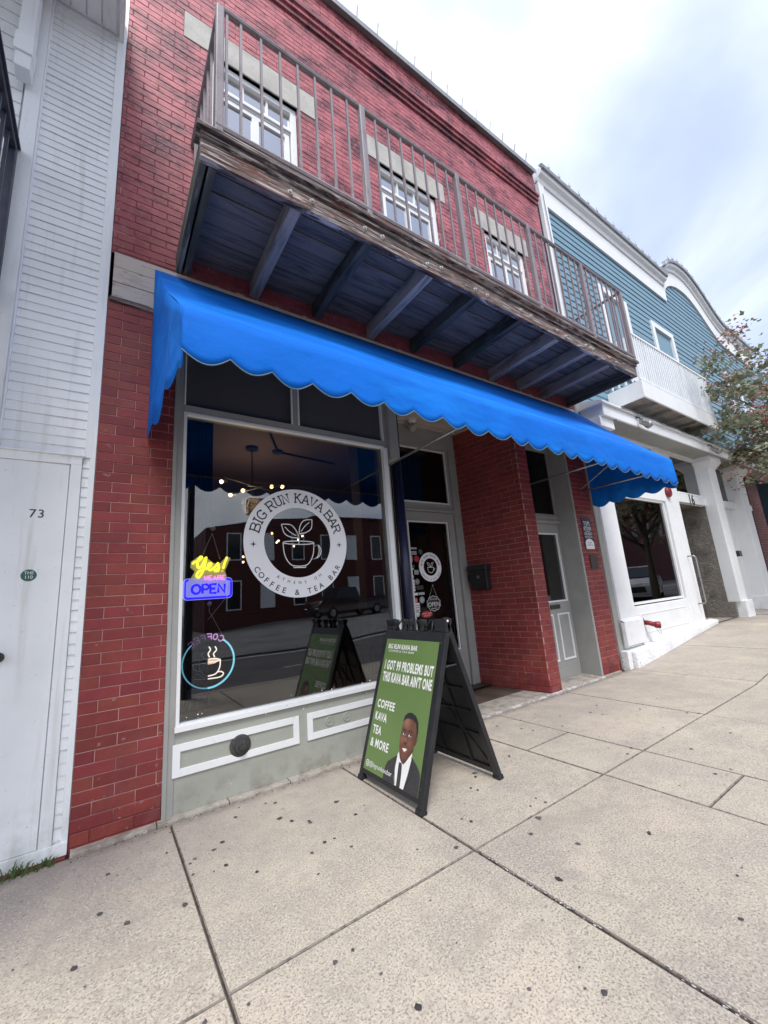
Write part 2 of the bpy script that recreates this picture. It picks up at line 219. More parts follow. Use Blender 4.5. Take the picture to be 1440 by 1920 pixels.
# ------------------------------------------------------------------ geometry helpers
class MB:
    def __init__(s): s.v = []; s.f = []
    def add(s, vs, fs):
        b = len(s.v); s.v += [tuple(v) for v in vs]; s.f += [tuple(b+i for i in f) for f in fs]; return s
    def quad(s, *p): return s.add(p, [tuple(range(len(p)))])
    def box(s, x0, x1, y0, y1, z0, z1):
        if x0 > x1: x0, x1 = x1, x0
        if y0 > y1: y0, y1 = y1, y0
        if z0 > z1: z0, z1 = z1, z0
        return s.add([(x, y, z) for z in (z0, z1) for y in (y0, y1) for x in (x0, x1)], [(0, 2, 3, 1), (4, 5, 7, 6), (0, 1, 5, 4), (2, 6, 7, 3), (0, 4, 6, 2), (1, 3, 7, 5)])
    def obox(s, o, a, b, c):
        o, a, b, c = map(Vector, (o, a, b, c)); p = [o, o+a, o+b, o+a+b]; q = [x+c for x in p]
        return s.add(p+q, [(0, 2, 3, 1), (4, 5, 7, 6), (0, 1, 5, 4), (2, 6, 7, 3), (0, 4, 6, 2), (1, 3, 7, 5)])
    def tube(s, pts, r, n=8, cap=True, rr=None):
        pts = [Vector(p) for p in pts]; b = len(s.v); ref = None
        for i, p in enumerate(pts):
            t = (pts[min(i+1, len(pts)-1)] - pts[max(i-1, 0)]).normalized()
            if ref is None: ref = t.orthogonal().normalized()
            ref = (ref - t*ref.dot(t)).normalized(); bi = t.cross(ref); R = rr[i] if rr else r
            for k in range(n):
                a = 2*math.pi*k/n; s.v.append(tuple(p + (ref*math.cos(a)+bi*math.sin(a))*R))
        for i in range(len(pts)-1):
            for k in range(n): s.f.append((b+i*n+k, b+i*n+(k+1) % n, b+(i+1)*n+(k+1) % n, b+(i+1)*n+k))
        if cap: s.f.append(tuple(b+k for k in reversed(range(n)))); s.f.append(tuple(b+(len(pts)-1)*n+k for k in range(n)))
        return s
    def prism(s, poly, d):      # poly: 3D pts, extruded by vector d
        n = len(poly); d = Vector(d); return s.add(list(poly)+[tuple(Vector(p)+d) for p in poly], [tuple(reversed(range(n))), tuple(range(n, 2*n))]+[(i, (i+1) % n, n+(i+1) % n, n+i) for i in range(n)])
    def sphere(s, c, r, n=8, m=6, sc=(1, 1, 1)):
        vs = []; fs = []
        for j in range(m+1):
            for i in range(n):
                t = math.pi*j/m; a = 2*math.pi*i/n; vs.append((c[0]+r*sc[0]*math.sin(t)*math.cos(a), c[1]+r*sc[1]*math.sin(t)*math.sin(a), c[2]+r*sc[2]*math.cos(t)))
        for j in range(m):
            for i in range(n): fs.append((j*n+i, (j+1)*n+i, (j+1)*n+(i+1) % n, j*n+(i+1) % n))
        return s.add(vs, fs)
    def lathe(s, c, ax, prof, n=20):   # prof: list of (radius, height along ax)
        ax = Vector(ax).normalized(); u = ax.orthogonal().normalized(); w = ax.cross(u); c = Vector(c); vs = []; fs = []
        for r, h in prof:
            for k in range(n): a = 2*math.pi*k/n; vs.append(tuple(c+ax*h+(u*math.cos(a)+w*math.sin(a))*max(r, 1e-4)))
        for j in range(len(prof)-1):
            for k in range(n): fs.append((j*n+k, j*n+(k+1) % n, (j+1)*n+(k+1) % n, (j+1)*n+k))
        return s.add(vs, fs)
WL = {}
def reg(o, parent, wloc):
    wloc = Vector(wloc); WL[o.name] = wloc
    if parent: o.parent = parent; o.location = wloc - WL[parent.name]
    else: o.location = wloc
    COL.objects.link(o); return o
def ob(name, mb, mat, parent=None, loc=(0, 0, 0), bev=0, smooth=False, kind=None):
    if isinstance(mb, MB):
        me = bpy.data.meshes.new(name); me.from_pydata(mb.v, [], mb.f); me.update()
        me.materials.append(V[mat] if isinstance(mat, str) else mat)
        if smooth: me.polygons.foreach_set('use_smooth', [True]*len(me.polygons))
    else: me = mb
    o = reg(bpy.data.objects.new(name, me), parent, loc)
    if bev:
        b = o.modifiers.new('bevel', 'BEVEL'); b.width = bev; b.segments = 2; b.limit_method = 'ANGLE'
    if kind: o['kind'] = kind
    return o
def tag(o, label, cat, group=None):
    o['label'] = label; o['category'] = cat
    if group: o['group'] = group
    return o
def thing(name, label, cat, loc, group=None):
    return tag(reg(bpy.data.objects.new(name, None), None, loc), label, cat, group)
def struct(name, mb, mat, **k):
    o = ob(name, mb, mat, **k); o['kind'] = 'structure'; return o
# flat text -> 2D verts / faces
_tc = {}
def text2d(body, size=1.0, off=0.0, align='LEFT', sp=1.0):
    key = (body, off, align, sp)
    if key not in _tc:
        c = bpy.data.curves.new('t', 'FONT'); c.body = body; c.size = 1; c.offset = off; c.align_x = align; c.space_character = sp; c.resolution_u = 3
        o = bpy.data.objects.new('t', c); COL.objects.link(o); dg = bpy.context.evaluated_depsgraph_get()
        me = bpy.data.meshes.new_from_object(o.evaluated_get(dg)); vs = [(v.co.x, v.co.y) for v in me.vertices]; fs = [tuple(p.vertices) for p in me.polygons]
        bpy.data.objects.remove(o); bpy.data.curves.remove(c); bpy.data.meshes.remove(me); _tc[key] = (vs, fs)
    vs, fs = _tc[key]; return [(x*size, y*size) for x, y in vs], fs
def put_text(mb, body, fn, size, u, v, off=0.0, sx=1.0, align='LEFT', sp=1.0, width=None):
    vs, fs = text2d(body, size, off, align, sp)
    if width:
        w = max(x for x, y in vs) - min(x for x, y in vs); sx = width/w
        m = min(x for x, y in vs) if align == 'LEFT' else 0; vs = [(x-m, y) for x, y in vs]
    mb.add([fn(u+x*sx, v+y) for x, y in vs], fs)
def arc_text(mb, body, fn, cx, cy, R, a0, a1, size, off=0.0, bottom=False):   # angles clockwise from top, degrees
    n = len(body)
    for i, ch in enumerate(body):
        if ch == ' ': continue
        a = math.radians(a0 + (a1-a0)*i/(n-1)); vs, fs = text2d(ch, size, off, 'CENTER')
        if bottom: e = (-math.cos(a), math.sin(a)); w = (-math.sin(a), -math.cos(a))
        else: e = (math.cos(a), -math.sin(a)); w = (math.sin(a), math.cos(a))
        px, py = cx+R*math.sin(a), cy+R*math.cos(a)
        mb.add([fn(px+x*e[0]+(y-size*.35)*w[0], py+x*e[1]+(y-size*.35)*w[1]) for x, y in vs], fs)
def ribbon(mb, pts, w, fn, closed=False):
    n = len(pts); P = [Vector(p) for p in pts]; vs = []
    for i in range(n):
        a = P[(i-1) % n] if (closed or i > 0) else P[i]; b = P[(i+1) % n] if (closed or i < n-1) else P[i]
        t = (b-a).normalized() if (b-a).length > 1e-9 else Vector((1, 0)); q = Vector((-t.y, t.x))*w/2; vs += [fn(*(P[i]+q)), fn(*(P[i]-q))]
    fs = [(2*i, 2*((i+1) % n), 2*((i+1) % n)+1, 2*i+1) for i in range(n if closed else n-1)]
    mb.add(vs, fs)
def disc(mb, cx, cy, rx, ry, fn, n=24, a0=0): mb.add([fn(cx+rx*math.cos(2*math.pi*i/n+a0), cy+ry*math.sin(2*math.pi*i/n+a0)) for i in range(n)], [tuple(range(n))])
def ring(mb, cx, cy, r1, r2, fn, n=64): ribbon(mb, [(cx+(r1+r2)/2*math.sin(2*math.pi*i/n), cy+(r1+r2)/2*math.cos(2*math.pi*i/n)) for i in range(n)], abs(r2-r1), fn, True)
def frame(mb, x0, x1, z0, z1, w, y0, y1, wt=None):
    wt = wt or w
    mb.box(x0, x0+w, y0, y1, z0, z1); mb.box(x1-w, x1, y0, y1, z0, z1); mb.box(x0+w, x1-w, y0, y1, z1-wt, z1); mb.box(x0+w, x1-w, y0, y1, z0, z0+wt); return mb
def curve(pts, n=8):   # Catmull-Rom
    P = [Vector(p) for p in pts]; P = [2*P[0]-P[1]]+P+[2*P[-1]-P[-2]]; o = []
    for i in range(1, len(P)-2):
        for k in range(n):
            t = k/n; a, b, c, d = P[i-1], P[i], P[i+1], P[i+2]
            o.append(.5*((2*b)+(c-a)*t+(2*a-5*b+4*c-d)*t*t+(3*b-a-3*c+d)*t**3))
    return o+[P[-2]]
# ------------------------------------------------------------------ ground
def gz(x):
    return 0 if x < 5.85 else (x-5.85)*.076 if x < 9.6 else .285+(x-9.6)*.012
def gpoly(mb, x0, x1, y0, y1, dz, step=1.0, back=None):
    xs = [x0]; 
    for k in (5.85, 9.6):
        if x0 < k < x1: xs.append(k)
    xs.append(x1)
    for a, b in zip(xs, xs[1:]): mb.add([(a, y0, gz(a)+dz), (b, y0, gz(b)+dz), (b, y1, gz(b)+dz), (a, y1, gz(a)+dz)], [(0, 1, 2, 3)])
m = MB(); m.box(-200, 300, -250, 250, -1.2, -1.0); struct('ground', m, 'earth')
root_sw = MB(); gpoly(root_sw, -14, 60, -3.9, 2.5, -.022); sidewalk = struct('sidewalk', root_sw, 'dirt')
def slab(x0, x1, y0, y1, g=.0035, gx0=None):
    mb = MB(); a = x0+(gx0 or g); b = x1-g; c = y0+g; d = y1-g; h = .02
    mids = [a]+[k for k in (5.85, 9.6) if a < k < b]+[b]; jz = random.uniform(-.0015, .0015); tl = random.uniform(-.002, .002)
    for p, q in zip(mids, mids[1:]):
        n = max(1, int((q-p)/.3)); ch = .0045
        mb.add([(p, c, gz(p)-h), (q, c, gz(q)-h), (q, d, gz(q)-h), (p, d, gz(p)-h), (p, c, gz(p)-ch+jz), (q, c, gz(q)-ch+jz+tl), (q, d, gz(q)-ch+jz+tl), (p, d, gz(p)-ch+jz),
                (p+(ch if p == a else 0), c+ch, gz(p)+jz), (q-(ch if q == b else 0), c+ch, gz(q)+jz+tl), (q-(ch if q == b else 0), d-ch, gz(q)+jz+tl), (p+(ch if p == a else 0), d-ch, gz(p)+jz)],
               [(0, 1, 5, 4), (1, 2, 6, 5), (2, 3, 7, 6), (3, 0, 4, 7), (4, 5, 9, 8), (5, 6, 10, 9), (6, 7, 11, 10), (7, 4, 8, 11), (8, 9, 10, 11)])
    o = ob('slab', mb, 'conc', sidewalk); o.data.materials.append(V['joint'])
    for i, p in enumerate(o.data.polygons): p.material_index = 0 if (i % 9) == 8 else 1
    return o
rows = [(-.06, -1.43), (-1.43, -2.83), (-2.83, -3.75)]
colsx = [-6.4, -5.2, -4.05, -2.9, -1.8, -.74, .405, 1.545, 2.735, 3.285, 4.45, 6.0, 7.6, 9.35, 11.0, 12.7, 14.5, 16.4, 18.4, 20.6, 23, 26, 30]
for ri, (ya, yb) in enumerate(rows):
    for i in range(len(colsx)-1):
        a, b = colsx[i], colsx[i+1]; gx0 = .010 if (abs(a-1.545) < .01) else None
        if abs(a-2.735) < .01 and ri < 2:
            ym = -.84 if ri == 0 else -2.0
            slab(a, b, ym, ya); slab(a, b, yb, ym)
        else: slab(a, b, yb, ya, gx0=gx0)
m = MB()
for i in range(46):                                                   # kerb stones
    a = -8+i*.85
    m.add([(a+.003, -3.92, gz(a)-.14), (a+.847, -3.92, gz(a+.85)-.14), (a+.847, -3.92, gz(a+.85)), (a+.003, -3.92, gz(a)), (a+.847, -3.76, gz(a+.85)), (a+.003, -3.76, gz(a))], [(0, 1, 2, 3), (3, 2, 4, 5)])
struct('kerb', m, 'strip')
def rz(x): return gz(x)-.13
m = MB()
for a, b in ((-60, 5.85), (5.85, 9.6), (9.6, 120)): m.add([(a, -9.0, rz(a)), (b, -9.0, rz(b)), (b, -3.92, rz(b)), (a, -3.92, rz(a))], [(0, 1, 2, 3)])
struct('road', m, 'road')
m = MB()
for a, b in ((-60, 5.85), (5.85, 9.6), (9.6, 120)): m.add([(a, -60, rz(a)+.05), (b, -60, rz(b)+.05), (b, -9.0, rz(b)+.05), (a, -9.0, rz(a)+.05), (a, -9.0, rz(a)), (b, -9.0, rz(b))], [(0, 1, 2, 3), (3, 2, 5, 4)])
struct('car_park', m, 'asphalt')
m = MB()
for a, b in ((-20, 5.85), (5.85, 9.6), (9.6, 40)): m.add([(a, -8.75, rz(a)+.004), (b, -8.75, rz(b)+.004), (b, -8.6, rz(b)+.004), (a, -8.6, rz(a)+.004)], [(0, 1, 2, 3)])
for k in range(7): m.add([(-3+k*3.2, -6.1, .004+rz(-3+k*3.2)), (-1.8+k*3.2, -6.1, .004+rz(-1.8+k*3.2)), (-1.8+k*3.2, -6.0, .004+rz(-1.8+k*3.2)), (-3+k*3.2, -6.0, .004+rz(-3+k*3.2))], [(0, 1, 2, 3)])
struct('road_marking', m, 'whiteline')
# worn ledge along the foot of the facade
m = MB()
for i in range(6):
    a = -.075+i*.41; m.box(a+.003, a+.407, -.055-random.uniform(0, .006), .02, -.03, .012+random.uniform(0, .004))
ob('ledge', m, 'strip', sidewalk, bev=.003)
m = MB(); m.box(2.40, 5.40, -.062, -.035, -.02, .0145); ob('white_edge', m, 'whiteline', sidewalk)
m = MB(); m.box(2.40, 5.86, -.034, .30, -.03, .011); ob('entry_apron', m, 'strip', sidewalk)
for i in range(9):
    m = MB(); a = 2.37+i*.21; m.box(a+.003, a+.207, .303, .92, -.03, .018+random.uniform(0, .002)); ob('entry_board', m, 'tile', sidewalk)
# gum spots
m = MB()
GP = [(312, 1600), (357, 1620), (417, 1580), (424, 1623), (346, 1697), (239, 1731), (202, 1640), (188, 1714), (365, 1611), (401, 1594), (362, 1641), (401, 1635), (482, 1636), (597, 1640), (608, 1580), (659, 1588), (582, 1543), (580, 1540), (627, 1573), (448, 1515), (441, 1533), (498, 1507), (516, 1506), (525, 1535), (466, 1885), (384, 1918), (662, 1783), (628, 1806), (585, 1600), (667, 1528), (683, 1511), (667, 1527), (631, 1504), (547, 1540), (866, 1536), (884, 1541), (856, 1590), (996, 1565), (1005, 1497), (1023, 1505), (995, 1512), (1010, 1535), (883, 1478), (896, 1482), (893, 1449), (892, 1457), (889, 1450), (976, 1351), (1002, 1347), (1003, 1339), (978, 1367), (999, 1370), (1050, 1343), (1055, 1362), (1107, 1336), (1120, 1328), (1130, 1340), (1141, 1403), (1177, 1414), (1184, 1403), (1239, 1345), (1288, 1337), (1310, 1338), (1370, 1375), (1296, 1405), (1370, 1443), (1342, 1452), (1218, 1565), (1048, 1650), (1217, 1562), (993, 1857), (1134, 1864), (1119, 1323), (785, 1890), (1390, 1725), (1383, 1643), (909, 1350), (932, 1362), (1200, 1330), (1232, 1310), (1084, 1583), (955, 1418), (1243, 1365), (862, 1430), (138, 1817)]
def unproj(px, py, z):
    r = right*(px-720)/FPX - up*(py-960)/FPX + fwd; t = (z-CAMLOC.z)/r.z; return CAMLOC + r*t
for i, (px, py) in enumerate(GP):
    q = unproj(px, py, 0.0); r = random.uniform(.006, .013)*(1.45 if i % 9 == 5 else 1)
    n = 9; z = gz(q.x)+.0035
    m.add([(q.x+r*random.uniform(.6, 1.25)*math.cos(2*math.pi*k/n), q.y+r*random.uniform(.6, 1.25)*math.sin(2*math.pi*k/n), z) for k in range(n)]+[(q.x, q.y, z+.0015)], [(k, (k+1) % n, n) for k in range(n)])
for i in range(90):
    x = random.uniform(-.6, 6.5); y = random.uniform(-2.6, -.1); r = random.uniform(.002, .007); z = gz(x)+.0035
    m.add([(x+r*math.cos(1.05*k), y+r*.8*math.sin(1.05*k), z) for k in range(6)], [tuple(range(6))])
ob('gum_spots', m, 'gum', sidewalk, kind='stuff')
m = MB()
for i in range(420):
    x = random.uniform(-.1, 5.9); y = -.062-abs(random.gauss(0, .03)); r = random.uniform(.0012, .004)
    if 2.45 < x < 5.3: y -= .0
    m.sphere((x, y, .001), r, 5, 3, (random.uniform(.8, 2), random.uniform(.8, 2), .5))
ob('grit', m, 'gum', sidewalk, kind='stuff')
# crumbs and pale patching along the wide crack
m = MB()
cy_ = [random.uniform(-2.7, -1.1) for _ in range(9)]
for i in range(110):
    y = random.choice(cy_)+random.gauss(0, .05); x = 1.552+random.gauss(0, .007); r = random.uniform(.001, .0035)
    m.sphere((x, y, .0005), r, 5, 3, (1, random.uniform(1, 3), .6))
ob('crack_crumbs', m, 'whiteline', sidewalk, kind='stuff')

# ------------------------------------------------------------------ brickwork
BR = []      # candidate bricks: (area, wall, centre, u, n, w, h)
_bm = {}
def brick_mesh(w, h, mat):
    key = (round(w, 3), round(h, 3), mat)
    if key not in _bm:
        w2, h2, c = w/2, h/2, .0028
        vs = [(x, y, z) for (x, z, y) in [(-w2, -h2, .012), (w2, -h2, .012), (w2, h2, .012), (-w2, h2, .012), (-w2, -h2, -.0022), (w2, -h2, -.0022), (w2, h2, -.0022), (-w2, h2, -.0022), (-w2+c, -h2+c, -.005), (w2-c, -h2+c, -.005), (w2-c, h2-c, -.005), (-w2+c, h2-c, -.005)]]
        fs = [(0, 1, 5, 4), (1, 2, 6, 5), (2, 3, 7, 6), (3, 0, 4, 7), (4, 5, 9, 8), (5, 6, 10, 9), (6, 7, 11, 10), (7, 4, 8, 11), (8, 9, 10, 11)]
        me = bpy.data.meshes.new('brick'); me.from_pydata(vs, [], fs); me.materials.append(V[mat]); _bm[key] = me
    return _bm[key]
def subtract(iv, cuts):
    res = [iv]
    for c0, c1 in cuts:
        nx = []
        for a, b in res:
            if c1 <= a or c0 >= b: nx.append((a, b)); continue
            if c0 > a: nx.append((a, c0))
            if c1 < b: nx.append((c1, b))
        res = nx
    return res
BL, CO, JT = .2115, .0669, .0048
def brickwork(wall, org, u, n, L, z0, z1, holes=(), ph=.023, zph=2.0922, weight=1.0, mat='brick', jog=0, header=0):
    org = Vector(org); u = Vector(u).normalized(); n = Vector(n).normalized()
    k0 = math.floor((z0-zph)/CO)
    k = k0
    while zph+k*CO < z1-.004:
        a, b = max(z0, zph+k*CO), min(z1, zph+(k+1)*CO)
        if b-a > .012:
            cuts = [(h[0], h[1]) for h in holes if h[2] < (a+b)/2 < h[3]]
            x = -BL*2+ph+(BL/2 if k % 2 else 0)
            hd = header and (k % header == 0)
            while x < L:
                w_ = BL/2 if hd else BL
                p, q = max(0, x), min(L, x+w_); x += w_
                if q-p < .012: continue
                for (c, d) in subtract((p, q), cuts):
                    if d-c < .02: continue
                    w = d-c-JT; h = b-a-JT; ce = org+u*((c+d)/2)+Vector((0, 0, (a+b)/2))+n*random.uniform(-.0018, .0012)
                    BR.append((ce, wall, u, n, w, h, mat, weight))
        k += 1
def wall_face(mb, org, u, n, L, z0, z1, holes=(), depth=.12):
    org = Vector(org); u = Vector(u).normalized(); n = Vector(n).normalized()
    us = sorted({0, L, *[min(max(h[0], 0), L) for h in holes], *[min(max(h[1], 0), L) for h in holes]}); zs = sorted({z0, z1, *[min(max(h[2], z0), z1) for h in holes], *[min(max(h[3], z0), z1) for h in holes]})
    P = lambda a, z, d=0: tuple(org+u*a+Vector((0, 0, z))-n*d)
    for a, b in zip(us, us[1:]):
        for c, d in zip(zs, zs[1:]):
            if any(h[0] <= (a+b)/2 <= h[1] and h[2] <= (c+d)/2 <= h[3] for h in holes): continue
            mb.quad(P(a, c), P(b, c), P(b, d), P(a, d))
    for h in holes:
        a, b, c, d = max(h[0], 0), min(h[1], L), max(h[2], z0), min(h[3], z1)
        if h[0] > 0: mb.quad(P(a, c), P(a, d), P(a, d, depth), P(a, c, depth))
        if h[1] < L: mb.quad(P(b, c), P(b, c, depth), P(b, d, depth), P(b, d))
        mb.quad(P(a, d), P(b, d), P(b, d, depth), P(a, d, depth)); 
        if h[2] > z0: mb.quad(P(a, c), P(a, c, depth), P(b, c, depth), P(b, c))

XL, XR, ZT = -.085, 5.93, 8.38
bb = thing('brick_building', 'two-storey painted red brick shopfront building with blue awning and timber balcony', 'building', (2.9, 3.0, 0))
wins = [(.57, 1.43), (2.45, 3.39), (4.33, 5.25)]; WZ0, WZ1 = 4.62, 6.38
lints = [(.335, 1.66), (2.26, 3.56), (4.165, 5.39)]
hol_up = [(a-XL, b-XL, WZ0, WZ1) for a, b in wins]
hol_lint = [(a-XL, b-XL, WZ1, 6.70) for a, b in lints]
m = MB()
wall_face(m, (XL, 0, 0), (1, 0, 0), (0, -1, 0), XR-XL, 3.84, ZT, hol_up, .10)          # upper wall
wall_face(m, (XL, 0, 0), (1, 0, 0), (0, -1, 0), .36-XL, -.1, 3.46, (), .1)             # left pier
m.quad((.36, 0, -.1), (.36, .12, -.1), (.36, .12, 3.46), (.36, 0, 3.46))
m.quad((XL, 0, -.1), (XL, 9, -.1), (XL, 9, ZT), (XL, 0, ZT)); m.quad((XR, 0, -.1), (XR, 9, -.1), (XR, 9, ZT), (XR, 0, ZT)); m.quad((XL, 9, -.1), (XR, 9, -.1), (XR, 9, ZT), (XL, 9, ZT)); m.quad((XL, 0, ZT), (XR, 0, ZT), (XR, 9, ZT-.6), (XL, 9, ZT-.6))
PA, PB = Vector((4.262, -.028, 0)), Vector((4.105, .90, 0)); pu = (PB-PA); pL = pu.length; pn = Vector((-pu.y, pu.x, 0)).normalized()
if pn.x > 0: pn = -pn
wall_face(m, PA, pu, pn, pL, -.05, 3.5)                                                # recess side of the middle pier
m.box(PA.x, 4.475, -.0275, -.0270, -.05, 3.5); m.quad((4.475, -.028, -.05), (4.475, .3, -.05), (4.475, .3, 3.5), (4.475, -.028, 3.5))
m.box(5.46, 5.90, -.001, .25, -.05, 3.5)                                               # right pier
wall = ob('wall', m, 'mortar', bb)
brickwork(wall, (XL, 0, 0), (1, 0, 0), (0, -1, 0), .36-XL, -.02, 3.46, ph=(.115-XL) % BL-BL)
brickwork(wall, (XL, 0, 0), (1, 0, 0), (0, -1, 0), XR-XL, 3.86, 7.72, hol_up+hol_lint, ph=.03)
brickwork(wall, (XL, -.022, 0), (1, 0, 0), (0, -1, 0), XR-XL, 7.94, 8.37, ph=.06, header=3)
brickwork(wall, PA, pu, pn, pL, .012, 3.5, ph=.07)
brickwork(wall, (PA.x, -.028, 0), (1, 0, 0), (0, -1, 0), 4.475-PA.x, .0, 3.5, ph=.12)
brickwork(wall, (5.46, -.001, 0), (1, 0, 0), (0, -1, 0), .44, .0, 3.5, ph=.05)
brickwork(wall, (5.46, .25, 0), (0, -1, 0), (-1, 0, 0), .25, .0, 3.5, ph=.02)
def barea(b):
    ce, wl, u, n, w, h, mat, wt = b
    x, y, z = ce
    if abs(y) < .06 and 2.35 < z < 3.8 and x > .22 and x < 4.2: return 0
    if abs(n.y) > .5 and x*.674 > .33 and 4.0 < z < 5.45: return 0
    ps = [pix(ce+u*(sx*w/2)+Vector((0, 0, sz*h/2))) for sx, sz in ((-1, -1), (1, -1), (1, 1), (-1, 1))]
    if any(p is None for p in ps) or not (0 < ps[0][0] < 1440 and 0 < ps[0][1] < 1920): return 0
    if n.dot(ce-CAMLOC) > 0: return 0
    if y > .0 and x > 4 and z > 2.9: return 0
    return abs(sum(ps[i][0]*ps[(i+1) % 4][1]-ps[(i+1) % 4][0]*ps[i][1] for i in range(4)))/2*wt
def flush_bricks(stuffname='brickwork', top=298):
    global BR
    BR.sort(key=barea, reverse=True)
    for b in BR[:top]:
        ce, wl, u, n, w, h, mat, wt = b
        o = bpy.data.objects.new('brick', brick_mesh(w, h, mat)); reg(o, wl, ce)
        o.rotation_euler = (random.uniform(-.006, .006), random.uniform(-.004, .004), math.atan2(u.y, u.x) if (Vector((-u.y, u.x, 0)).dot(-n) > 0) else math.atan2(-u.y, -u.x))
    m = MB()
    for ce, wl, u, n, w, h, mat, wt in BR[top:]:
        c = .0028; U = u*(w/2); Z = Vector((0, 0, h/2)); U2 = u*(w/2-c); Z2 = Vector((0, 0, h/2-c))
        ps = [ce+s*U+t*Z+n*.0022 for s, t in ((-1, -1), (1, -1), (1, 1), (-1, 1))]; q = [ce+s*U2+t*Z2+n*.005 for s, t in ((-1, -1), (1, -1), (1, 1), (-1, 1))]
        r = [p-n*.006 for p in ps]
        m.add(r+ps+q, [(0, 1, 5, 4), (1, 2, 6, 5), (2, 3, 7, 6), (3, 0, 4, 7), (4, 5, 9, 8), (5, 6, 10, 9), (6, 7, 11, 10), (7, 4, 8, 11), (8, 9, 10, 11)])
    if m.v: ob(stuffname, m, BR[top][6], BR[top][1], kind='stuff')
    BR = []
flush_bricks()
# lintels, bands, coping
for a, b in lints:
    m = MB(); m.box(a, b, -.012, .10, WZ1, 6.695); ob('lintel', m, 'stone', bb, bev=.004)
for i, (z0, z1, d) in enumerate(((7.72, 7.785, .03), (7.785, 7.85, .055), (7.85, 7.905, .08), (7.905, 7.935, .05))):
    m = MB()
    x = XL
    while x < XR-.01: m.box(x+.002, min(x+.2115, XR)-.002, -d-random.uniform(0, .002), .05, z0+.002, z1-.002); x += .2115
    ob('corbel_course', m, 'brick', bb, bev=.002)
m = MB(); m.box(XL-.01, XR, -.09, .25, 8.38, 8.41); m.box(XL-.012, XR+.002, -.10, -.09, 8.33, 8.42); ob('coping', m, 'gutter', bb, bev=.004)
for i in range(19):
    x = .1+i*.31; m = MB(); m.tube([(x, -.07, 8.41), (x+random.uniform(-.01, .01), -.12, 8.56+random.uniform(0, .03))], .011, 5); ob('spike', m, 'steel', bb)
# cream timber band
for i, (z0, z1) in enumerate(((3.465, 3.585), (3.589, 3.71), (3.714, 3.835))):
    m = MB(); m.box(XL+.02, XR-.03, -.018-.003*(i % 2), .0, z0, z1); ob('band_board', m, 'cream', bb, bev=.003)
m = MB(); m.box(XL+.01, .36, -.022, .0, 3.43, 3.462); ob('band_rail', m, 'wood', bb)
m = MB(); m.tube([(.02, -.003, 6.86), (.02, -.06, 6.84), (.06, -.065, 6.80)], .012, 6); m.box(.0, .045, -.014, -.004, 6.82, 6.95); ob('wall_hook', m, 'stone', bb)
# upper windows
for wi, (a, b) in enumerate(wins):
    wo = ob('window', frame(MB(), a, b, WZ0, WZ1, .065, .03, .11), 'white', bb, bev=.003)
    m = MB(); m.box(a+.065, b-.065, .045, .11, 6.03, 6.11); m.box(a+.065, b-.065, .025, .045, 6.05, 6.09)
    ob('transom_bar', m, 'white', wo, bev=.003)
    m = MB(); w3 = (b-a-.13)/3
    for k in (1, 2): m.box(a+.065+w3*k-.011, a+.065+w3*k+.011, .055, .095, 6.11, WZ1-.065)
    frame(m, a+.075, b-.075, WZ0+.07, 6.025, .05, .05, .095)
    m.box((a+b)/2-.035, (a+b)/2+.035, .05, .095, WZ0+.12, 5.975)
    ob('sash', m, 'white', wo, bev=.002)
    ob('pane', MB().box(a+.065, b-.065, .07, .076, 6.11, WZ1-.065), 'glass_up', wo); ob('pane', MB().box(a+.125, b-.125, .07, .076, WZ0+.12, 5.975), 'glass_up', wo)
    m = MB(); m.quad((a+.02, .105, WZ0), (b-.02, .105, WZ0), (b-.02, .105, WZ1), (a+.02, .105, WZ1)); ob('pane_backing', m, 'pane_backing', wo)  # pale sheet added behind the glass so the panes look sky-bright
# ------------------------------------------------------------------ shopfront
SX0, SX1 = .36, 2.27
m = MB()
m.box(SX0, .424, -.004, .10, .0, 3.46); m.box(2.222, 2.272, -.004, .10, .51, 3.46); m.box(.424, 2.222, -.004, .10, 2.68, 2.738)
m.box(SX0+.0, .385, -.012, -.004, .0, 3.44)
ob('shopfront_frame', m, 'greyflat', bb, bev=.003)
m = MB(); m.box(.424, 1.268, .03, .05, 2.738, 3.46); ob('transom_panel', m, 'panel', bb); m = MB(); m.box(1.33, 2.222, .03, .05, 2.738, 3.46); ob('transom_panel', m, 'panel', bb)
m = MB(); m.box(1.268, 1.33, -.002, .06, 2.738, 3.46); ob('transom_mullion', m, 'greyflat', bb)
for a, b, c in ((1.262, 1.274, -.002), (1.324, 1.336, -.002), (.424, .434, .03), (2.212, 2.222, .03)): m = MB(); m.box(a, b, -.012, c, 2.738, 3.46); ob('transom_bead', m, 'white', bb)
m = MB(); m.box(2.272, 2.372, -.05, .16, 2.545, 3.46); ob('corner_box', m, 'greyflat', bb, bev=.003)
m = MB(); m.tube([(2.425, .09, .01), (2.425, .09, 2.6)], .052, 16); m.lathe((2.425, .09, .01), (0, 0, 1), [(.0, 0), (.085, 0), (.085, .10), (.06, .14), (.052, .16)], 16); ob('iron_column', m, 'blackpole', bb, smooth=True)
sw = ob('shop_window', frame(MB(), .424, 2.222, .505, 2.68, .022, -.010, .06), 'white', bb, bev=.002)
m = MB(); m.box(2.196, 2.246, -.022, -.0105, .50, 2.66); m.box(.418, 2.246, -.026, -.010, .482, .515); ob('trim', m, 'white', sw, bev=.002)
m = MB(); m.box(.446, 2.20, .030, .036, .525, 2.66); ob('pane', m, 'glass', sw)
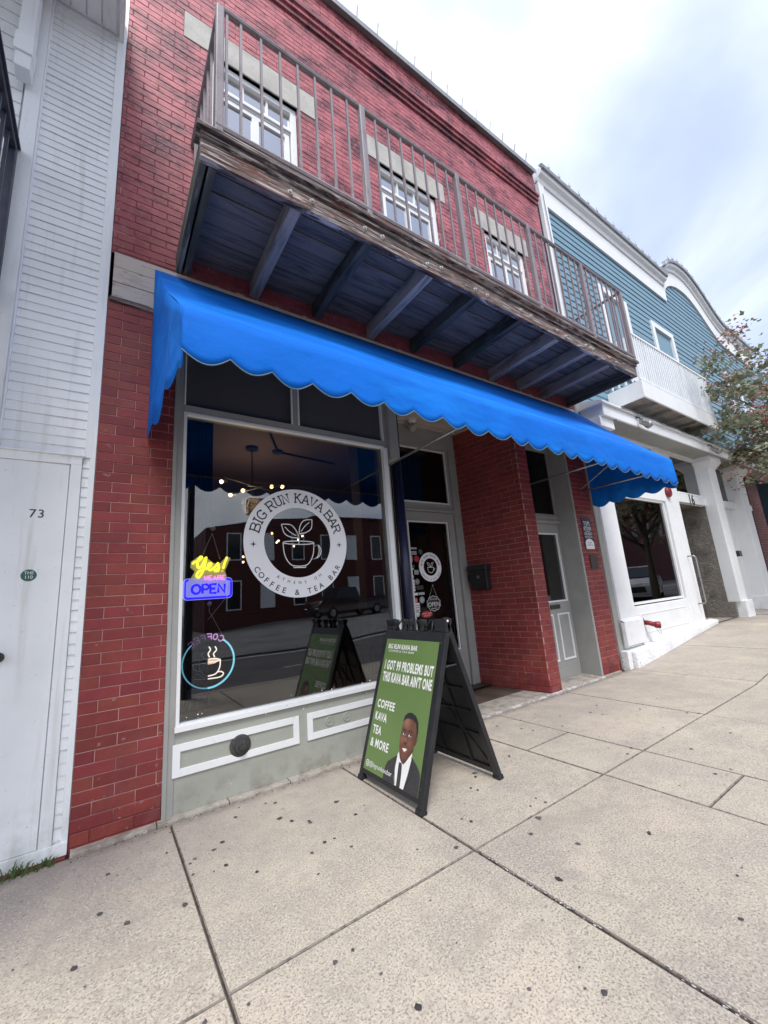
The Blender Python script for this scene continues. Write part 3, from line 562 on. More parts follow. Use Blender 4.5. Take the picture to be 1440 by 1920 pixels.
# bulkhead
m = MB(); m.box(.424, 2.30, .0, .10, .012, .482); bulk = ob('bulkhead', m, 'grey', bb, bev=.003)
for a, b in ((.412, 1.250), (1.315, 2.21)):
    m = MB(); frame(m, a, b, .222, .410, .045, -.012, .0); ob('panel_frame', m, 'white', bulk, bev=.002)
m = MB(); m.lathe((.826, .0, .312), (0, -1, 0), [(0, 0), (.070, 0), (.070, .012), (.060, .016), (.044, .018), (.042, .034), (.040, .038), (.022, .040), (.020, .055), (.0, .055)], 28); m.box(.812, .842, -.07, -.05, .302, .322)
ob('pipe_cap', m, 'iron', bulk, smooth=False)
for x in (1.500, 1.655):
    m = MB(); fn = lambda u, v: (u, -.001, v); m.lathe((x, .0, .318), (0, -1, 0), [(0, .0), (.036, 0), (.036, .006), (.03, .010), (.026, .006), (0, .006)], 18)
    for dx_ in (-.010, .010): m.tube([(x+dx_, -.006, .302), (x+dx_, -.014, .318), (x+dx_, -.006, .334)], .003, 5)
    ob('oval_fitting', m, 'grey', bulk, smooth=False)
for i in range(16):
    m = MB(); x = random.uniform(.44, 2.1); z_ = random.choice((random.uniform(.44, .475), random.uniform(.53, .56))); yy = -.0012 if z_ < .5 else .0285; r_ = random.uniform(.002, .006)
    m.lathe((x, yy, z_), (0, -1, 0), [(r_, 0), (r_*.8, .0008), (0, .001)], 6); ob('paint_fleck', m, 'vinyl', sw)
# logo on the glass
LX, LZ, LR = 1.307, 1.716, .447
fl = lambda y: (lambda u, v: (u, y, v))
m = MB(); ring(m, LX, LZ, LR, .288, fl(.026)); logo = ob('logo_sticker', m, 'vinyl', sw)
SER = {'B': ([[(0, 0), (0, 1)], [(-.14, 1), (.5, 1), (.66, .9), (.68, .76), (.6, .6), (.45, .53), (0, .53)], [(.45, .53), (.68, .44), (.74, .26), (.68, .08), (.5, 0), (-.14, 0)]], .74),
 'I': ([[(.2, 0), (.2, 1)], [(0, 0), (.4, 0)], [(0, 1), (.4, 1)]], .4),
 'G': ([[(.72, .72), (.72, .98)], [(.72, .84), (.5, 1), (.25, .98), (.05, .75), (0, .5), (.06, .22), (.25, .02), (.5, 0), (.72, .1), (.72, .42)], [(.45, .42), (.82, .42)]], .8),
 'R': ([[(.04, 0), (.04, 1)], [(-.1, 1), (.5, 1), (.66, .92), (.7, .75), (.64, .57), (.48, .5), (.04, .5)], [(.42, .5), (.7, 0), (.86, 0)], [(-.1, 0), (.2, 0)]], .82),
 'U': ([[(.1, 1), (.1, .3), (.18, .08), (.4, 0), (.62, .08), (.7, .3), (.7, 1)], [(-.04, 1), (.26, 1)], [(.54, 1), (.84, 1)]], .8),
 'N': ([[(.1, 0), (.1, 1), (.68, 0), (.68, 1)], [(-.04, 0), (.24, 0)], [(-.04, 1), (.1, 1)], [(.54, 1), (.82, 1)]], .8),
 'K': ([[(.1, 0), (.1, 1)], [(.66, 1), (.1, .45)], [(.3, .62), (.7, 0)], [(-.04, 0), (.24, 0)], [(-.04, 1), (.24, 1)], [(.52, 1), (.8, 1)], [(.58, 0), (.84, 0)]], .8),
 'A': ([[(.06, 0), (.38, 1), (.44, 1), (.76, 0)], [(.17, .34), (.65, .34)], [(-.06, 0), (.2, 0)], [(.62, 0), (.9, 0)]], .82),
 'V': ([[(.06, 1), (.4, 0), (.74, 1)], [(-.06, 1), (.2, 1)], [(.6, 1), (.88, 1)]], .82)}
m = MB(); txt = 'BIG RUN KAVA BAR'; sz = .074; R = .335
adv = [(SER[c][1]+.26) if c != ' ' else .62 for c in txt]; tot = sum(adv); a = -76; spn = 152; acc = 0
for c, w in zip(txt, adv):
    ang = math.radians(-77 + 154*(acc+w/2)/tot); acc += w
    if c == ' ': continue
    for st in SER[c][0]:
        pts = [((x-SER[c][1]/2)*sz*1.05, y*sz) for x, y in st]
        e = (math.cos(ang), -math.sin(ang)); n_ = (math.sin(ang), math.cos(ang)); bx, by = LX+R*math.sin(ang), LZ+R*math.cos(ang)
        ribbon(m, [(bx+x*e[0]+y*n_[0], by+x*e[1]+y*n_[1]) for x, y in pts], .0105, fl(.0245))
ob('lettering', m, 'print_black', sw); m = MB(); arc_text(m, 'COFFEE & TEA BAR', fl(.0245), LX, LZ, .405, 238, 122, .062, .008, True); ob('lettering', m, 'print_black', sw); m = MB(); arc_text(m, 'ATHENS OH', fl(.0245), LX, LZ, .328, 213, 147, .034, .002, True)
ob('lettering', m, 'print_black', sw)
for sx_ in (-1, 1):
    m = MB(); cx, cz = LX+sx_*.372, LZ-.02; s_ = .026
    m.add([fl(.0245)(cx+s_*r_*math.sin(math.pi*k/4), cz+s_*r_*math.cos(math.pi*k/4)) for k, r_ in enumerate((1, .28, 1, .28, 1, .28, 1, .28))], [tuple(range(8))]); ob('star_mark', m, 'print_black', sw)
m = MB(); w = .0065; F = fl(.0245)
cupx = LX+.0; ctop = LZ-.005
ribbon(m, [(cupx+.135*math.cos(2*math.pi*i/32), ctop+.014*math.sin(2*math.pi*i/32)) for i in range(32)], w, F, True)
ribbon(m, curve([(cupx-.135, ctop), (cupx-.125, ctop-.09), (cupx-.095, ctop-.155), (cupx-.048, ctop-.188), (cupx+.048, ctop-.188), (cupx+.095, ctop-.155), (cupx+.125, ctop-.09), (cupx+.135, ctop)]), w, F)
ribbon(m, [(cupx-.05, ctop-.188), (cupx-.05, ctop-.203), (cupx+.055, ctop-.203), (cupx+.055, ctop-.188)], w, F)
for q in (1, .72): ribbon(m, curve([(cupx+.132, ctop-.03), (cupx+.155+.02*q, ctop-.02), (cupx+.135+.062*q, ctop-.07), (cupx+.13+.04*q, ctop-.12), (cupx+.112, ctop-.138)]), w, F)
ribbon(m, curve([(cupx, ctop-.012), (cupx+.002, ctop+.05), (cupx-.01, ctop+.08)]), w, F)
def leafc(p, q, w0):
    p, q = Vector(p), Vector(q); d = q-p; n_ = Vector((-d.y, d.x)).normalized()*w0
    ribbon(m, curve([p, p+d*.3+n_*.8, p+d*.65+n_, q]), w, F); ribbon(m, curve([p, p+d*.3-n_*.8, p+d*.65-n_, q]), w, F); ribbon(m, curve([p+d*.15, p+d*.5+n_*.15, p+d*.8]), w*.8, F)
leafc((cupx+.002, ctop+.04), (cupx-.145, ctop+.15), .045); leafc((cupx+.005, ctop+.075), (cupx+.125, ctop+.20), .045)
ob('cup_drawing', m, 'vinyl', sw)
# ------------------------------------------------------------------ interior
m = MB(); X0, X1, Y0, Y1, Z0, Z1 = .15, 4.0, .12, 6.5, .05, 3.12
m.quad((X0, .10, Z0), (X0, Y1, Z0), (X0, Y1, Z1), (X0, .10, Z1)); m.quad((X0, Y1, Z0), (X1, Y1, Z0), (X1, Y1, Z1), (X0, Y1, Z1)); m.quad((5.9, .96, Z0), (5.9, Y1, Z0), (5.9, Y1, Z1), (5.9, .96, Z1)); m.quad((X1, Y1, Z0), (5.9, Y1, Z0), (5.9, Y1, Z1), (X1, Y1, Z1))
m.quad((X0, .10, 2.75), (2.5, .10, 2.75), (2.5, .10, 3.46), (X0, .10, 3.46))
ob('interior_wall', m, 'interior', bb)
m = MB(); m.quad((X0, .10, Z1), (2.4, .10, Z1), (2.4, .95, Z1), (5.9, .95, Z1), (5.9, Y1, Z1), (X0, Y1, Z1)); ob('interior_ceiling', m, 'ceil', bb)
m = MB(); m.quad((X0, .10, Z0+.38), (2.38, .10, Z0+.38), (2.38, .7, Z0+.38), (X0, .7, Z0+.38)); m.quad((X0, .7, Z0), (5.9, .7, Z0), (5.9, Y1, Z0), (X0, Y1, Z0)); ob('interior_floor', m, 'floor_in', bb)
# partition beside the recess (return of the display window)
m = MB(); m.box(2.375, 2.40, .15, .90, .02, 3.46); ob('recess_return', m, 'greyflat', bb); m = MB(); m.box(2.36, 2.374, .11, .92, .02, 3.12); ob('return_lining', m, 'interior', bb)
# curtains
for nm, x0, x1, lab in (('c', .45, .66, 'dark navy curtain hanging at the left end of the shop window'), ('c', 2.02, 2.20, 'dark navy curtain hanging at the right end of the shop window')):
    m = MB(); n = 40; ys = [.16+.022*math.sin(k*1.35) for k in range(n+1)]
    for k in range(n):
        xa, xb = x0+(x1-x0)*k/n, x0+(x1-x0)*(k+1)/n; m.add([(xa, ys[k], .55), (xb, ys[k+1], .55), (xb, ys[k+1], 2.72), (xa, ys[k], 2.72)], [(0, 1, 2, 3)])
        m.add([(xa, ys[k]+.006, .55), (xb, ys[k+1]+.006, .55), (xb, ys[k+1]+.006, 2.72), (xa, ys[k]+.006, 2.72)], [(3, 2, 1, 0)])
    tag(ob('curtain', m, 'fabric'), lab, 'curtain', 'curtains in the shop window')
# chandelier
ch = thing('chandelier', 'black branching pendant light with glowing warm bulbs behind the shop window', 'chandelier', (1.40, 1.6, 3.1))
m = MB(); m.lathe((1.40, 1.6, 3.115), (0, 0, -1), [(0, 0), (.075, 0), (.075, .03), (.0, .035)], 18); ob('canopy', m, 'black', ch)
m = MB(); m.tube([(1.40, 1.6, 3.09), (1.40, 1.6, 2.50)], .008, 6); ob('stem', m, 'black', ch)
arms = [((1.05, 1.45, 2.66), (1.72, 1.75, 2.62)), ((1.15, 1.72, 2.53), (1.62, 1.45, 2.64)), ((1.29, 1.40, 2.57), (1.77, 1.6, 2.66)), ((1.40, 1.6, 2.60), (1.15, 1.9, 2.5))]
for p, q in arms:
    m = MB(); m.tube([p, q], .007, 6); ob('arm', m, 'black', ch)
for p in ((1.05, 1.6, 2.65), (1.29, 1.6, 2.565), (1.15, 1.6, 2.50), (1.635, 1.6, 2.645), (1.77, 1.6, 2.655)):
    m = MB(); m.tube([(p[0]+.02, p[1], p[2]+.01), (p[0]+.06, p[1]+.02, p[2]+.02)], .018, 8); so = ob('socket', m, 'black', ch)
    m = MB(); m.sphere(p, .021, 10, 8); ob('bulb', m, 'bulb', so)
pl = bpy.data.lights.new('chandelier_glow', 'POINT'); pl.energy = 8; pl.color = (1, .66, .38); pl.shadow_soft_size = .12
po = bpy.data.objects.new('chandelier_glow', pl); po.parent = ch; po.location = Vector((1.4, 1.62, 2.40))-Vector((1.40, 1.6, 3.1)); COL.objects.link(po)
m = MB(); m.tube([(1.72, 1.6, 3.105), (2.6, 1.75, 3.105)], .012, 6); m.tube([(1.72, 1.6, 3.105), (1.40, 1.0, 3.105)], .012, 6); m.lathe((1.72, 1.6, 3.12), (0, 0, -1), [(0, 0), (.07, 0), (.06, .03), (0, .03)], 16)
tag(ob('ceiling_conduit', m, 'black'), 'dark round junction box with thin conduits on the shop ceiling', 'conduit')
for i, (px, py, Y) in enumerate(((510, 1000, 4.0), (522, 1014, 4.0), (519, 1017, 4.2), (567, 1005, 4.0), (559, 1012, 4.2), (551, 1024, 4.3), (395, 1036, 3.6), (456, 1044, 4.0), (456, 1054, 4.0))):
    r_ = right*(px-720)/FPX - up*(py-960)/FPX + fwd; q = CAMLOC + r_*((Y-CAMLOC.y)/r_.y)
    t = thing('pendant_bulb', 'small bare warm bulb glowing deep inside the shop, one of a scattered cluster', 'light bulb', q, 'bare bulbs deep inside the shop')
    m = MB(); m.sphere(q, .017, 8, 6); ob('bulb', m, 'bulb', t); m = MB(); m.tube([q+Vector((0, 0, .03)), (q.x, q.y, 3.11)], .003, 4); ob('flex', m, 'black', t)
# counter and shelving faintly visible inside
m = MB(); m.box(1.2, 3.6, 4.8, 5.4, .05, 1.1); m.box(1.15, 3.65, 4.75, 5.45, 1.1, 1.14)
tag(ob('bar_counter', m, 'interior', bev=.006), 'dark bar counter in the depth of the unlit shop', 'counter')
# ------------------------------------------------------------------ neon signs
ne = thing('neon_open_sign', 'glowing neon sign reading Yes! WE ARE OPEN in yellow, pink and blue inside the window', 'neon sign', (.62, .06, 1.31))
NX, NZ = .622, 1.40; yb = .058
def rrect(x0, x1, z0, z1, r, n=5):
    P = []
    for cx, cz, a in ((x1-r, z1-r, 0), (x0+r, z1-r, 90), (x0+r, z0+r, 180), (x1-r, z0+r, 270)):
        for k in range(n+1): t = math.radians(a+90*k/n); P.append((cx+r*math.cos(t), cz+r*math.sin(t)))
    return P
m = MB(); m.prism([(x, yb, z) for x, z in rrect(.455, .789, 1.300, 1.452, .03)], (0, .005, 0)); ob('backing', m, 'acrylic', ne)
m = MB(); m.prism([(x, yb+.0005, z) for x, z in ((.505, 1.4525), (.75, 1.4525), (.735, 1.50), (.775, 1.595), (.745, 1.605), (.70, 1.555), (.66, 1.555), (.60, 1.60), (.545, 1.60), (.505, 1.57), (.50, 1.53), (.53, 1.50))], (0, .004, 0)); ob('backing', m, 'acrylic_y', ne)
def tubes(par, name, strokes, r, mat, y=.050):
    m = MB()
    for st in strokes: m.tube([(x, y, z) for x, z in st], r, 6)
    return ob(name, m, mat, par, smooth=True)
rr = rrect(.467, .777, 1.312, 1.440, .022); 
tubes(ne, 'blue_border', [rr[3:]+rr[:1]+[(.755, 1.440)] if False else [p for p in rr[6:]]+[rr[0], rr[1], rr[2], rr[3], (.745, 1.440)]], .0075, 'n_blue')
def seg(s_, x, z, w, h):
    G = {'O': [[(.5+.5*math.cos(t*.5236), .5+.5*math.sin(t*.5236)) for t in range(13)]], 'P': [[(0, 0), (0, 1), (.7, 1), (1, .85), (1, .6), (.7, .45), (0, .45)]], 'E': [[(1, 1), (0, 1), (0, 0), (1, 0)], [(0, .5), (.8, .5)]],
         'N': [[(0, 0), (0, 1), (1, 0), (1, 1)]], 'W': [[(0, 1), (.25, 0), (.5, .8), (.75, 0), (1, 1)]], 'A': [[(0, 0), (.5, 1), (1, 0)], [(.2, .35), (.8, .35)]], 'R': [[(0, 0), (0, 1), (.8, 1), (1, .8), (.8, .55), (0, .5)], [(.5, .5), (1, 0)]],
         'C': [[(1, .8), (.7, 1), (.3, 1), (0, .7), (0, .3), (.3, 0), (.7, 0), (1, .2)]], 'F': [[(1, 1), (0, 1), (0, 0)], [(0, .5), (.8, .5)]], 'H': [[(0, 0), (0, 1)], [(1, 0), (1, 1)], [(0, .5), (1, .5)]], 'T': [[(0, 1), (1, 1)], [(.5, 1), (.5, 0)]]}
    return [[(x+a*w, z+b*h) for a, b in st] for st in G[s_]]
st = []
for c, x, w_ in (('O', .512, .056), ('P', .582, .040), ('E', .634, .040), ('N', .688, .044)): st += seg(c, x, 1.343, w_, .062)
tubes(ne, 'open_letters', st, .0085, 'n_blue')
st = []
for k, c in enumerate('WEARE'): st += seg(c, .592+k*.030, 1.436, .021, .030)
tubes(ne, 'we_are_letters', st, .0042, 'n_pink', .044)
def U(px, py): return (px, py)
def im2(px, py):      # sign-local pixel of the zoomed photograph -> x, z on the glass plane
    r_ = right*(px-720)/FPX - up*(py-960)/FPX + fwd; q = CAMLOC + r_*((.05-CAMLOC.y)/r_.y); return (q.x, q.z)
z8 = lambda a, b: im2(320+a/4.8, 960+b/4.8)
yes = [[(195, 470), (215, 450), (250, 440), (280, 410), (265, 405), (240, 450), (245, 500), (275, 490), (300, 440), (320, 405)], [(320, 405), (305, 480), (280, 550), (250, 590), (232, 570), (260, 530), (320, 510)],
       [(320, 510), (355, 490), (365, 465), (345, 465), (335, 500), (355, 525), (385, 505)], [(385, 505), (410, 480), (425, 460), (430, 500), (425, 530), (395, 528), (440, 500)], [(505, 405), (485, 460), (470, 510)], [(462, 530), (464, 534)]]
tubes(ne, 'yes_letters', [[tuple(p) for p in curve([z8(a, b) for a, b in s_], 5)] if len(s_) > 2 else [z8(a, b) for a, b in s_] for s_ in yes], .0075, 'n_yellow', .044)
def cord(name, pts, lab):
    m = MB(); m.tube([(x, .052, z) for x, z in pts], .0022, 5); return m
m = MB()
for s_ in ([(375, 190), (290, 385)], [(375, 190), (445, 425)], [(500, 768), (338, 970)]): m.tube([(x, .054, z) for x, z in [z8(a, b) for a, b in s_]], .0024, 5)
cx_, cz_ = z8(380, 145); m.lathe((cx_, .05, cz_), (0, -1, 0), [(.0, 0), (.020, 0), (.014, .006), (.006, .008), (.006, .014), (0, .014)], 14)
ob('hanging_cord', m, 'cord', ne)
nc = thing('neon_coffee_sign', 'round neon sign of a steaming cup in a blue ring, lettering COFFEE seen from behind', 'neon sign', (.63, .06, .70))
CX, CZ, RR = .630, .873, .168
def arcp(a0, a1, n=26, r=RR): return [(CX+r*math.sin(math.radians(a0+(a1-a0)*k/n)), CZ+r*math.cos(math.radians(a0+(a1-a0)*k/n))) for k in range(n+1)]
tubes(nc, 'ring_tube', [arcp(32, 182)], .0062, 'n_cyan'); tubes(nc, 'ring_tube', [arcp(182, 318)], .0045, 'n_cyandim')
st = [[], []]
for k, c in enumerate('COFFEE'):
    an = math.radians(28-k*14.0); r_ = RR+.002; e = (math.cos(an), -math.sin(an)); n_ = (math.sin(an), math.cos(an)); bx, bz = CX+r_*math.sin(an), CZ+r_*math.cos(an)
    for s_ in seg(c, 0, 0, 1, 1): st[0 if k < 3 else 1].append([(bx+(.5-a)*.028*e[0]+(b-.5)*.038*n_[0], bz+(.5-a)*.028*e[1]+(b-.5)*.038*n_[1]) for a, b in s_])
tubes(nc, 'letters', st[0], .0040, 'n_mauve'); tubes(nc, 'letters', st[1], .0035, 'n_mauvedim')
tubes(nc, 'steam_tube', [[tuple(p) for p in curve([z8(a, b) for a, b in s_], 5)] for s_ in ([(345, 1212), (358, 1240), (338, 1275), (350, 1308)], [(400, 1210), (412, 1240), (386, 1275), (396, 1305)])], .0042, 'n_white')
tubes(nc, 'cup_tube', [[tuple(p) for p in curve([z8(a, b) for a, b in s_], 5)] for s_ in ([(448, 1330), (440, 1400), (405, 1455), (335, 1478)], [(415, 1440), (455, 1435), (475, 1455), (440, 1485), (335, 1502)], [(340, 1325), (400, 1318), (448, 1330), (400, 1345), (340, 1350)])], .0042, 'n_white')
m = MB(); m.prism([(x, .052, z) for x, z in [z8(a, b) for a, b in ((335, 1325), (400, 1318), (440, 1332), (400, 1362), (335, 1374))]], (0, .003, 0)); ob('coffee_fill', m, 'n_peach', nc)
tubes(nc, 'unlit_tube', [[tuple(p) for p in curve([z8(a, b) for a, b in s_], 5)] for s_ in ([(250, 1350), (262, 1420), (300, 1465), (335, 1478)], [(250, 1350), (290, 1325), (335, 1325)], [(250, 1360), (290, 1362), (335, 1374)], [(245, 1360), (205, 1370), (210, 1420), (270, 1440)], [(210, 1490), (240, 1460), (300, 1490)], [(292, 1265), (280, 1290), (300, 1315)], [(205, 1508), (270, 1506), (335, 1502)])], .0034, 'n_off')
m = MB()
for s_ in ([(350, 835), (348, 900), (372, 935), (498, 1165)], [(180, 1720), (160, 1840), (130, 1850)]): m.tube([(x, .054, z) for x, z in [z8(a, b) for a, b in s_]], .0022, 5)
cx_, cz_ = z8(350, 825); m.lathe((cx_, .05, cz_), (0, -1, 0), [(.0, 0), (.016, 0), (.010, .006), (.005, .008), (.005, .014), (0, .014)], 12); ob('hanging_cord', m, 'cord', nc)
m = MB(); x0_, z0_ = z8(150, 1700); x1_, z1_ = z8(330, 1580); m.box(x0_, x1_, .066, .10, z0_, z1_); ob('power_box', m, 'navy', nc, bev=.004)
# ------------------------------------------------------------------ recess: door
YD = .894
m = MB(); m.box(2.40, 4.10, YD-.01, YD+.06, 3.22, 3.50); m.box(3.955, 4.10, YD-.012, YD+.06, .02, 3.22); m.box(2.40, 3.03, YD-.01, YD+.06, .02, 3.22); m.box(3.03, 3.955, YD-.012, YD+.06, 2.28, 2.345); m.box(3.03, 3.955, YD-.03, YD-.0125, 2.285, 2.31); m.box(3.955, 3.975, YD-.03, YD-.0125, .02, 3.2)
ob('door_frame', m, 'greyflat', bb, bev=.003)
m = MB(); m.box(2.39, 4.25, .02, YD, 3.50, 3.52); ob('recess_ceiling', m, 'cream', bb)
m = MB(); m.box(2.40, 4.12, YD-.05, YD-.011, 3.46, 3.499); ob('ceiling_trim', m, 'cream', bb, bev=.004)
m = MB(); m.box(4.10, 4.24, .05, YD-.05, 3.45, 3.495); ob('ceiling_trim', m, 'cream', bb)
tr = ob('transom_window', frame(MB(), 3.03, 3.955, 2.345, 3.22, .055, YD, YD+.05), 'greyflat', bb)
m = MB(); frame(m, 3.085, 3.90, 2.40, 3.165, .016, YD-.008, YD+.02); ob('trim', m, 'white', tr)
m = MB(); m.box(3.10, 3.885, YD+.012, YD+.018, 2.416, 3.15); ob('pane', m, 'glass_dark', tr); m = MB(); m.box(3.05, 3.95, YD+.10, YD+.11, 2.30, 3.22); ob('backing_board', m, 'panel', tr)
dr = ob('door', frame(MB(), 3.035, 3.95, .03, 2.275, .105, YD+.002, YD+.045, .14), 'greyflat', bb, bev=.003)
m = MB(); m.box(3.14, 3.845, YD+.002, YD+.045, .17, .52); ob('kick_panel', m, 'greyflat', dr)
m = MB(); frame(m, 3.125, 3.82, .50, 2.15, .018, YD-.010, YD+.01); ob('glass_trim', m, 'white', dr)
m = MB(); m.box(3.14, 3.805, YD+.018, YD+.024, .515, 2.135); ob('pane', m, 'glass_dark', dr)
m = MB(); m.box(3.1, 3.87, YD+.16, YD+.17, .3, 2.2); ob('door_curtain', m, 'green_dark', dr)
m = MB(); m.tube([(3.075, YD-.0, 1.02), (3.075, YD-.05, 1.02), (3.075, YD-.05, .86), (3.075, YD-.0, .86)], .008, 6); m.lathe((3.082, YD, 1.19), (0, -1, 0), [(0, 0), (.022, 0), (.022, .012), (0, .014)], 14); ob('door_handle', m, 'black', dr, smooth=True)
F = fl(YD+.014); F2 = fl(YD+.0125)
def ud(px, py):
    r_ = right*(px-720)/FPX - up*(py-960)/FPX + fwd; q = CAMLOC + r_*((YD+.014-CAMLOC.y)/r_.y); return q.x, q.z
dx0, dz0 = ud(807, 1063)
m = MB(); ring(m, dx0, dz0, .187, .112, F, 40); ob('sticker', m, 'vinyl', dr)
m = MB(); arc_text(m, 'BIG RUN KAVA BAR', F2, dx0, dz0, .150, -78, 78, .042, .003); arc_text(m, 'COFFEE & TEA BAR', F2, dx0, dz0, .160, 240, 120, .030, .002, True); ob('lettering', m, 'print_black', dr)
m = MB(); c_ = dz0-.005
ribbon(m, curve([(dx0-.05, c_), (dx0-.04, c_-.05), (dx0, c_-.07), (dx0+.04, c_-.05), (dx0+.05, c_)]), .006, F2); ribbon(m, [(dx0-.05, c_), (dx0+.05, c_)], .006, F2); ribbon(m, curve([(dx0+.048, c_-.01), (dx0+.072, c_-.02), (dx0+.045, c_-.045)]), .005, F2)
for s_ in (-1, 1): ribbon(m, curve([(dx0, c_), (dx0+s_*.02, c_+.05), (dx0+s_*.05, c_+.06), (dx0+s_*.03, c_+.02), (dx0, c_)]), .005, F2)
ob('cup_drawing', m, 'vinyl', dr)
zs = lambda a, b: ud(740+a/8, 960+b/8)
for a, b, c, d, mt in ((230, 530, 330, 558, 'sticker_grey'), (225, 588, 330, 640, 'sticker_grey'), (222, 660, 268, 745, 'print_white'), (240, 800, 300, 832, 'door_green'), (250, 845, 288, 862, 'print_white'), (292, 872, 362, 935, 'sticker_grey'), (252, 1015, 312, 1188, 'print_white'), (325, 1105, 432, 1160, 'bronze'), (285, 1215, 350, 1250, 'print_white'), (356, 1208, 450, 1238, 'sticker_grey'), (285, 1290, 345, 1365, 'sticker_red'), (288, 1370, 385, 1500, 'print_white')):
    x0_, z1_ = zs(a, b); x1_, z0_ = zs(c, d); m = MB(); m.quad(F(x0_, z0_), F(x1_, z0_), F(x1_, z1_), F(x0_, z1_)); 
    ob('sticker', m, mt, dr)
    if (d-b) > 40 and mt != 'bronze':
        m = MB(); hh = (z1_-z0_)
        for k in range(3): m.quad(F2(x0_+.006, z0_+hh*(.2+.25*k)), F2(x1_-.006, z0_+hh*(.2+.25*k)), F2(x1_-.006, z0_+hh*(.27+.25*k)), F2(x0_+.006, z0_+hh*(.27+.25*k)))
        ob('sticker_print', m, 'print_black' if mt != 'sticker_red' else 'print_white', dr)
for a, b, r_, mt in ((388, 598, .034, 'door_green'), (328, 702, .042, 'sticker_red'), (270, 972, .022, 'sticker_grey'), (340, 1045, .036, 'sticker_grey'), (412, 1318, .040, 'sticker_grey'), (345, 1530, .034, 'print_white')):
    x, z = zs(a, b); m = MB(); disc(m, x, z, r_, r_, F); ob('sticker', m, mt, dr); m = MB(); ring(m, x, z, r_*.8, r_*.68, F2, 24); ob('sticker_print', m, 'print_black', dr)
x, z = zs(485, 1535); m = MB(); disc(m, x, z, .088, .042, F); ob('sticker', m, 'sticker_red', dr)
m = MB(); put_text(m, 'CREDIT CARDS', F2, .022, x, z+.004, align='CENTER'); put_text(m, 'ACCEPTED', F2, .022, x, z-.022, align='CENTER'); ob('lettering', m, 'print_white', dr)
# hanging open sign on the door
x, z = zs(580, 1372)
os_ = thing('open_sign', 'small black scalloped hanging sign reading OPEN on the shop door glass', 'sign', (x, YD+.005, z))
pts = [(x+(.118+(.006 if k % 2 else -.006))*math.cos(math.pi*k/10), z+(.098+(.006 if k % 2 else -.006))*math.sin(math.pi*k/10)) for k in range(20)]
m = MB(); m.prism([(a, YD+.005, b) for a, b in pts], (0, .004, 0)); ob('board', m, 'black', os_)
m = MB(); ribbon(m, [(x+(a-x)*.92, z+(b-z)*.92) for a, b in pts], .006, fl(YD+.0035), True); put_text(m, 'OPEN', fl(YD+.0035), .075, x, z-.035, .006, align='CENTER'); put_text(m, 'YES WE ARE', fl(YD+.0035), .024, x, z+.045, .002, align='CENTER'); ribbon(m, [(x-.05, z-.06), (x+.05, z-.06)], .005, fl(YD+.0035)); ob('lettering', m, 'print_white', os_)
m = MB(); t_ = zs(562, 1100); m.tube([(x-.06, YD+.005, z+.085), (t_[0], YD+.005, t_[1]), (x+.06, YD+.005, z+.085)], .0025, 5); m.sphere((t_[0], YD+.003, t_[1]), .008); ob('hanging_cord', m, 'cord', os_)
# recess ceiling lamp
t = thing('ceiling_lamp', 'round glass bulb in a holder on the recess ceiling above the shop door', 'lamp', (3.27, .80, 3.46))
m = MB(); m.lathe((3.27, .78, 3.50), (0, 0, -1), [(0, 0), (.06, 0), (.055, .03), (.03, .04), (.03, .06)], 16); ob('holder', m, 'white', t); m = MB(); m.sphere((3.27, .78, 3.385), .055, 12, 8); ob('bulb', m, 'stone', t, smooth=True)
# black lock box / letter box on the recess wall
def onwall(d, z, o=0): q = PA+pu.normalized()*d+pn*o; return Vector((q.x, q.y, z))
t = thing('letter_box', 'black letter box with a keyhole on the brick wall beside the shop door', 'letter box', onwall(.72, 1.22))
uu = pu.normalized(); m = MB(); m.obox(onwall(.58, 1.22, .006), uu*.26, Vector((0, 0, .31)), pn*.10); ob('body', m, 'black', t, bev=.012)
m = MB(); m.obox(onwall(.56, 1.47, .006), uu*.30, Vector((0, 0, .07)), pn*.125); ob('lid', m, 'black', t, bev=.012)
m = MB(); c_ = onwall(.71, 1.385, .107); m.lathe(c_, pn, [(.008, 0), (.020, 0), (.020, .004), (.008, .004)], 14); ob('keyhole', m, 'steel', t)
m = MB(); m.obox(onwall(.845, 1.34, .006), uu*.05, Vector((0, 0, .09)), pn*.06); ob('bracket', m, 'black', t, bev=.004)
# ------------------------------------------------------------------ second door
Y2 = .25
m = MB(); m.box(5.385, 5.458, -.002, Y2+.05, .01, 3.5); m.box(4.48, 5.385, Y2-.02, Y2+.05, 2.06, 2.17); m.box(4.48, 5.385, Y2-.045, Y2-.0205, 2.07, 2.10); m.box(4.48, 5.385, Y2, Y2+.05, 3.17, 3.5); m.box(5.385, 5.40, -.02, -.0025, .01, 3.5); ob('door_frame', m, 'greyflat', bb, bev=.003)
tr = ob('transom_window', frame(MB(), 4.48, 5.385, 2.17, 3.17, .03, Y2, Y2+.04), 'greyflat', bb); m = MB(); m.box(4.5, 5.36, Y2+.015, Y2+.02, 2.2, 3.14); ob('pane', m, 'glass_dark', tr); m = MB(); m.box(4.48, 5.385, Y2+.08, Y2+.09, 2.17, 3.17); ob('backing_board', m, 'panel', tr)
d2 = ob('door', frame(MB(), 4.49, 5.38, .02, 2.055, .085, Y2+.002, Y2+.045, .13), 'greyflat', bb, bev=.003)
m = MB(); m.box(4.575, 5.295, Y2+.004, Y2+.04, .15, .985); ob('lower_panel', m, 'greyflat', d2)
m = MB(); frame(m, 4.56, 5.31, .985, 1.925, .02, Y2-.010, Y2+.01); ob('glass_trim', m, 'white', d2); m = MB(); m.box(4.58, 5.29, Y2+.015, Y2+.021, 1.005, 1.905); ob('pane', m, 'glass_blue', d2)
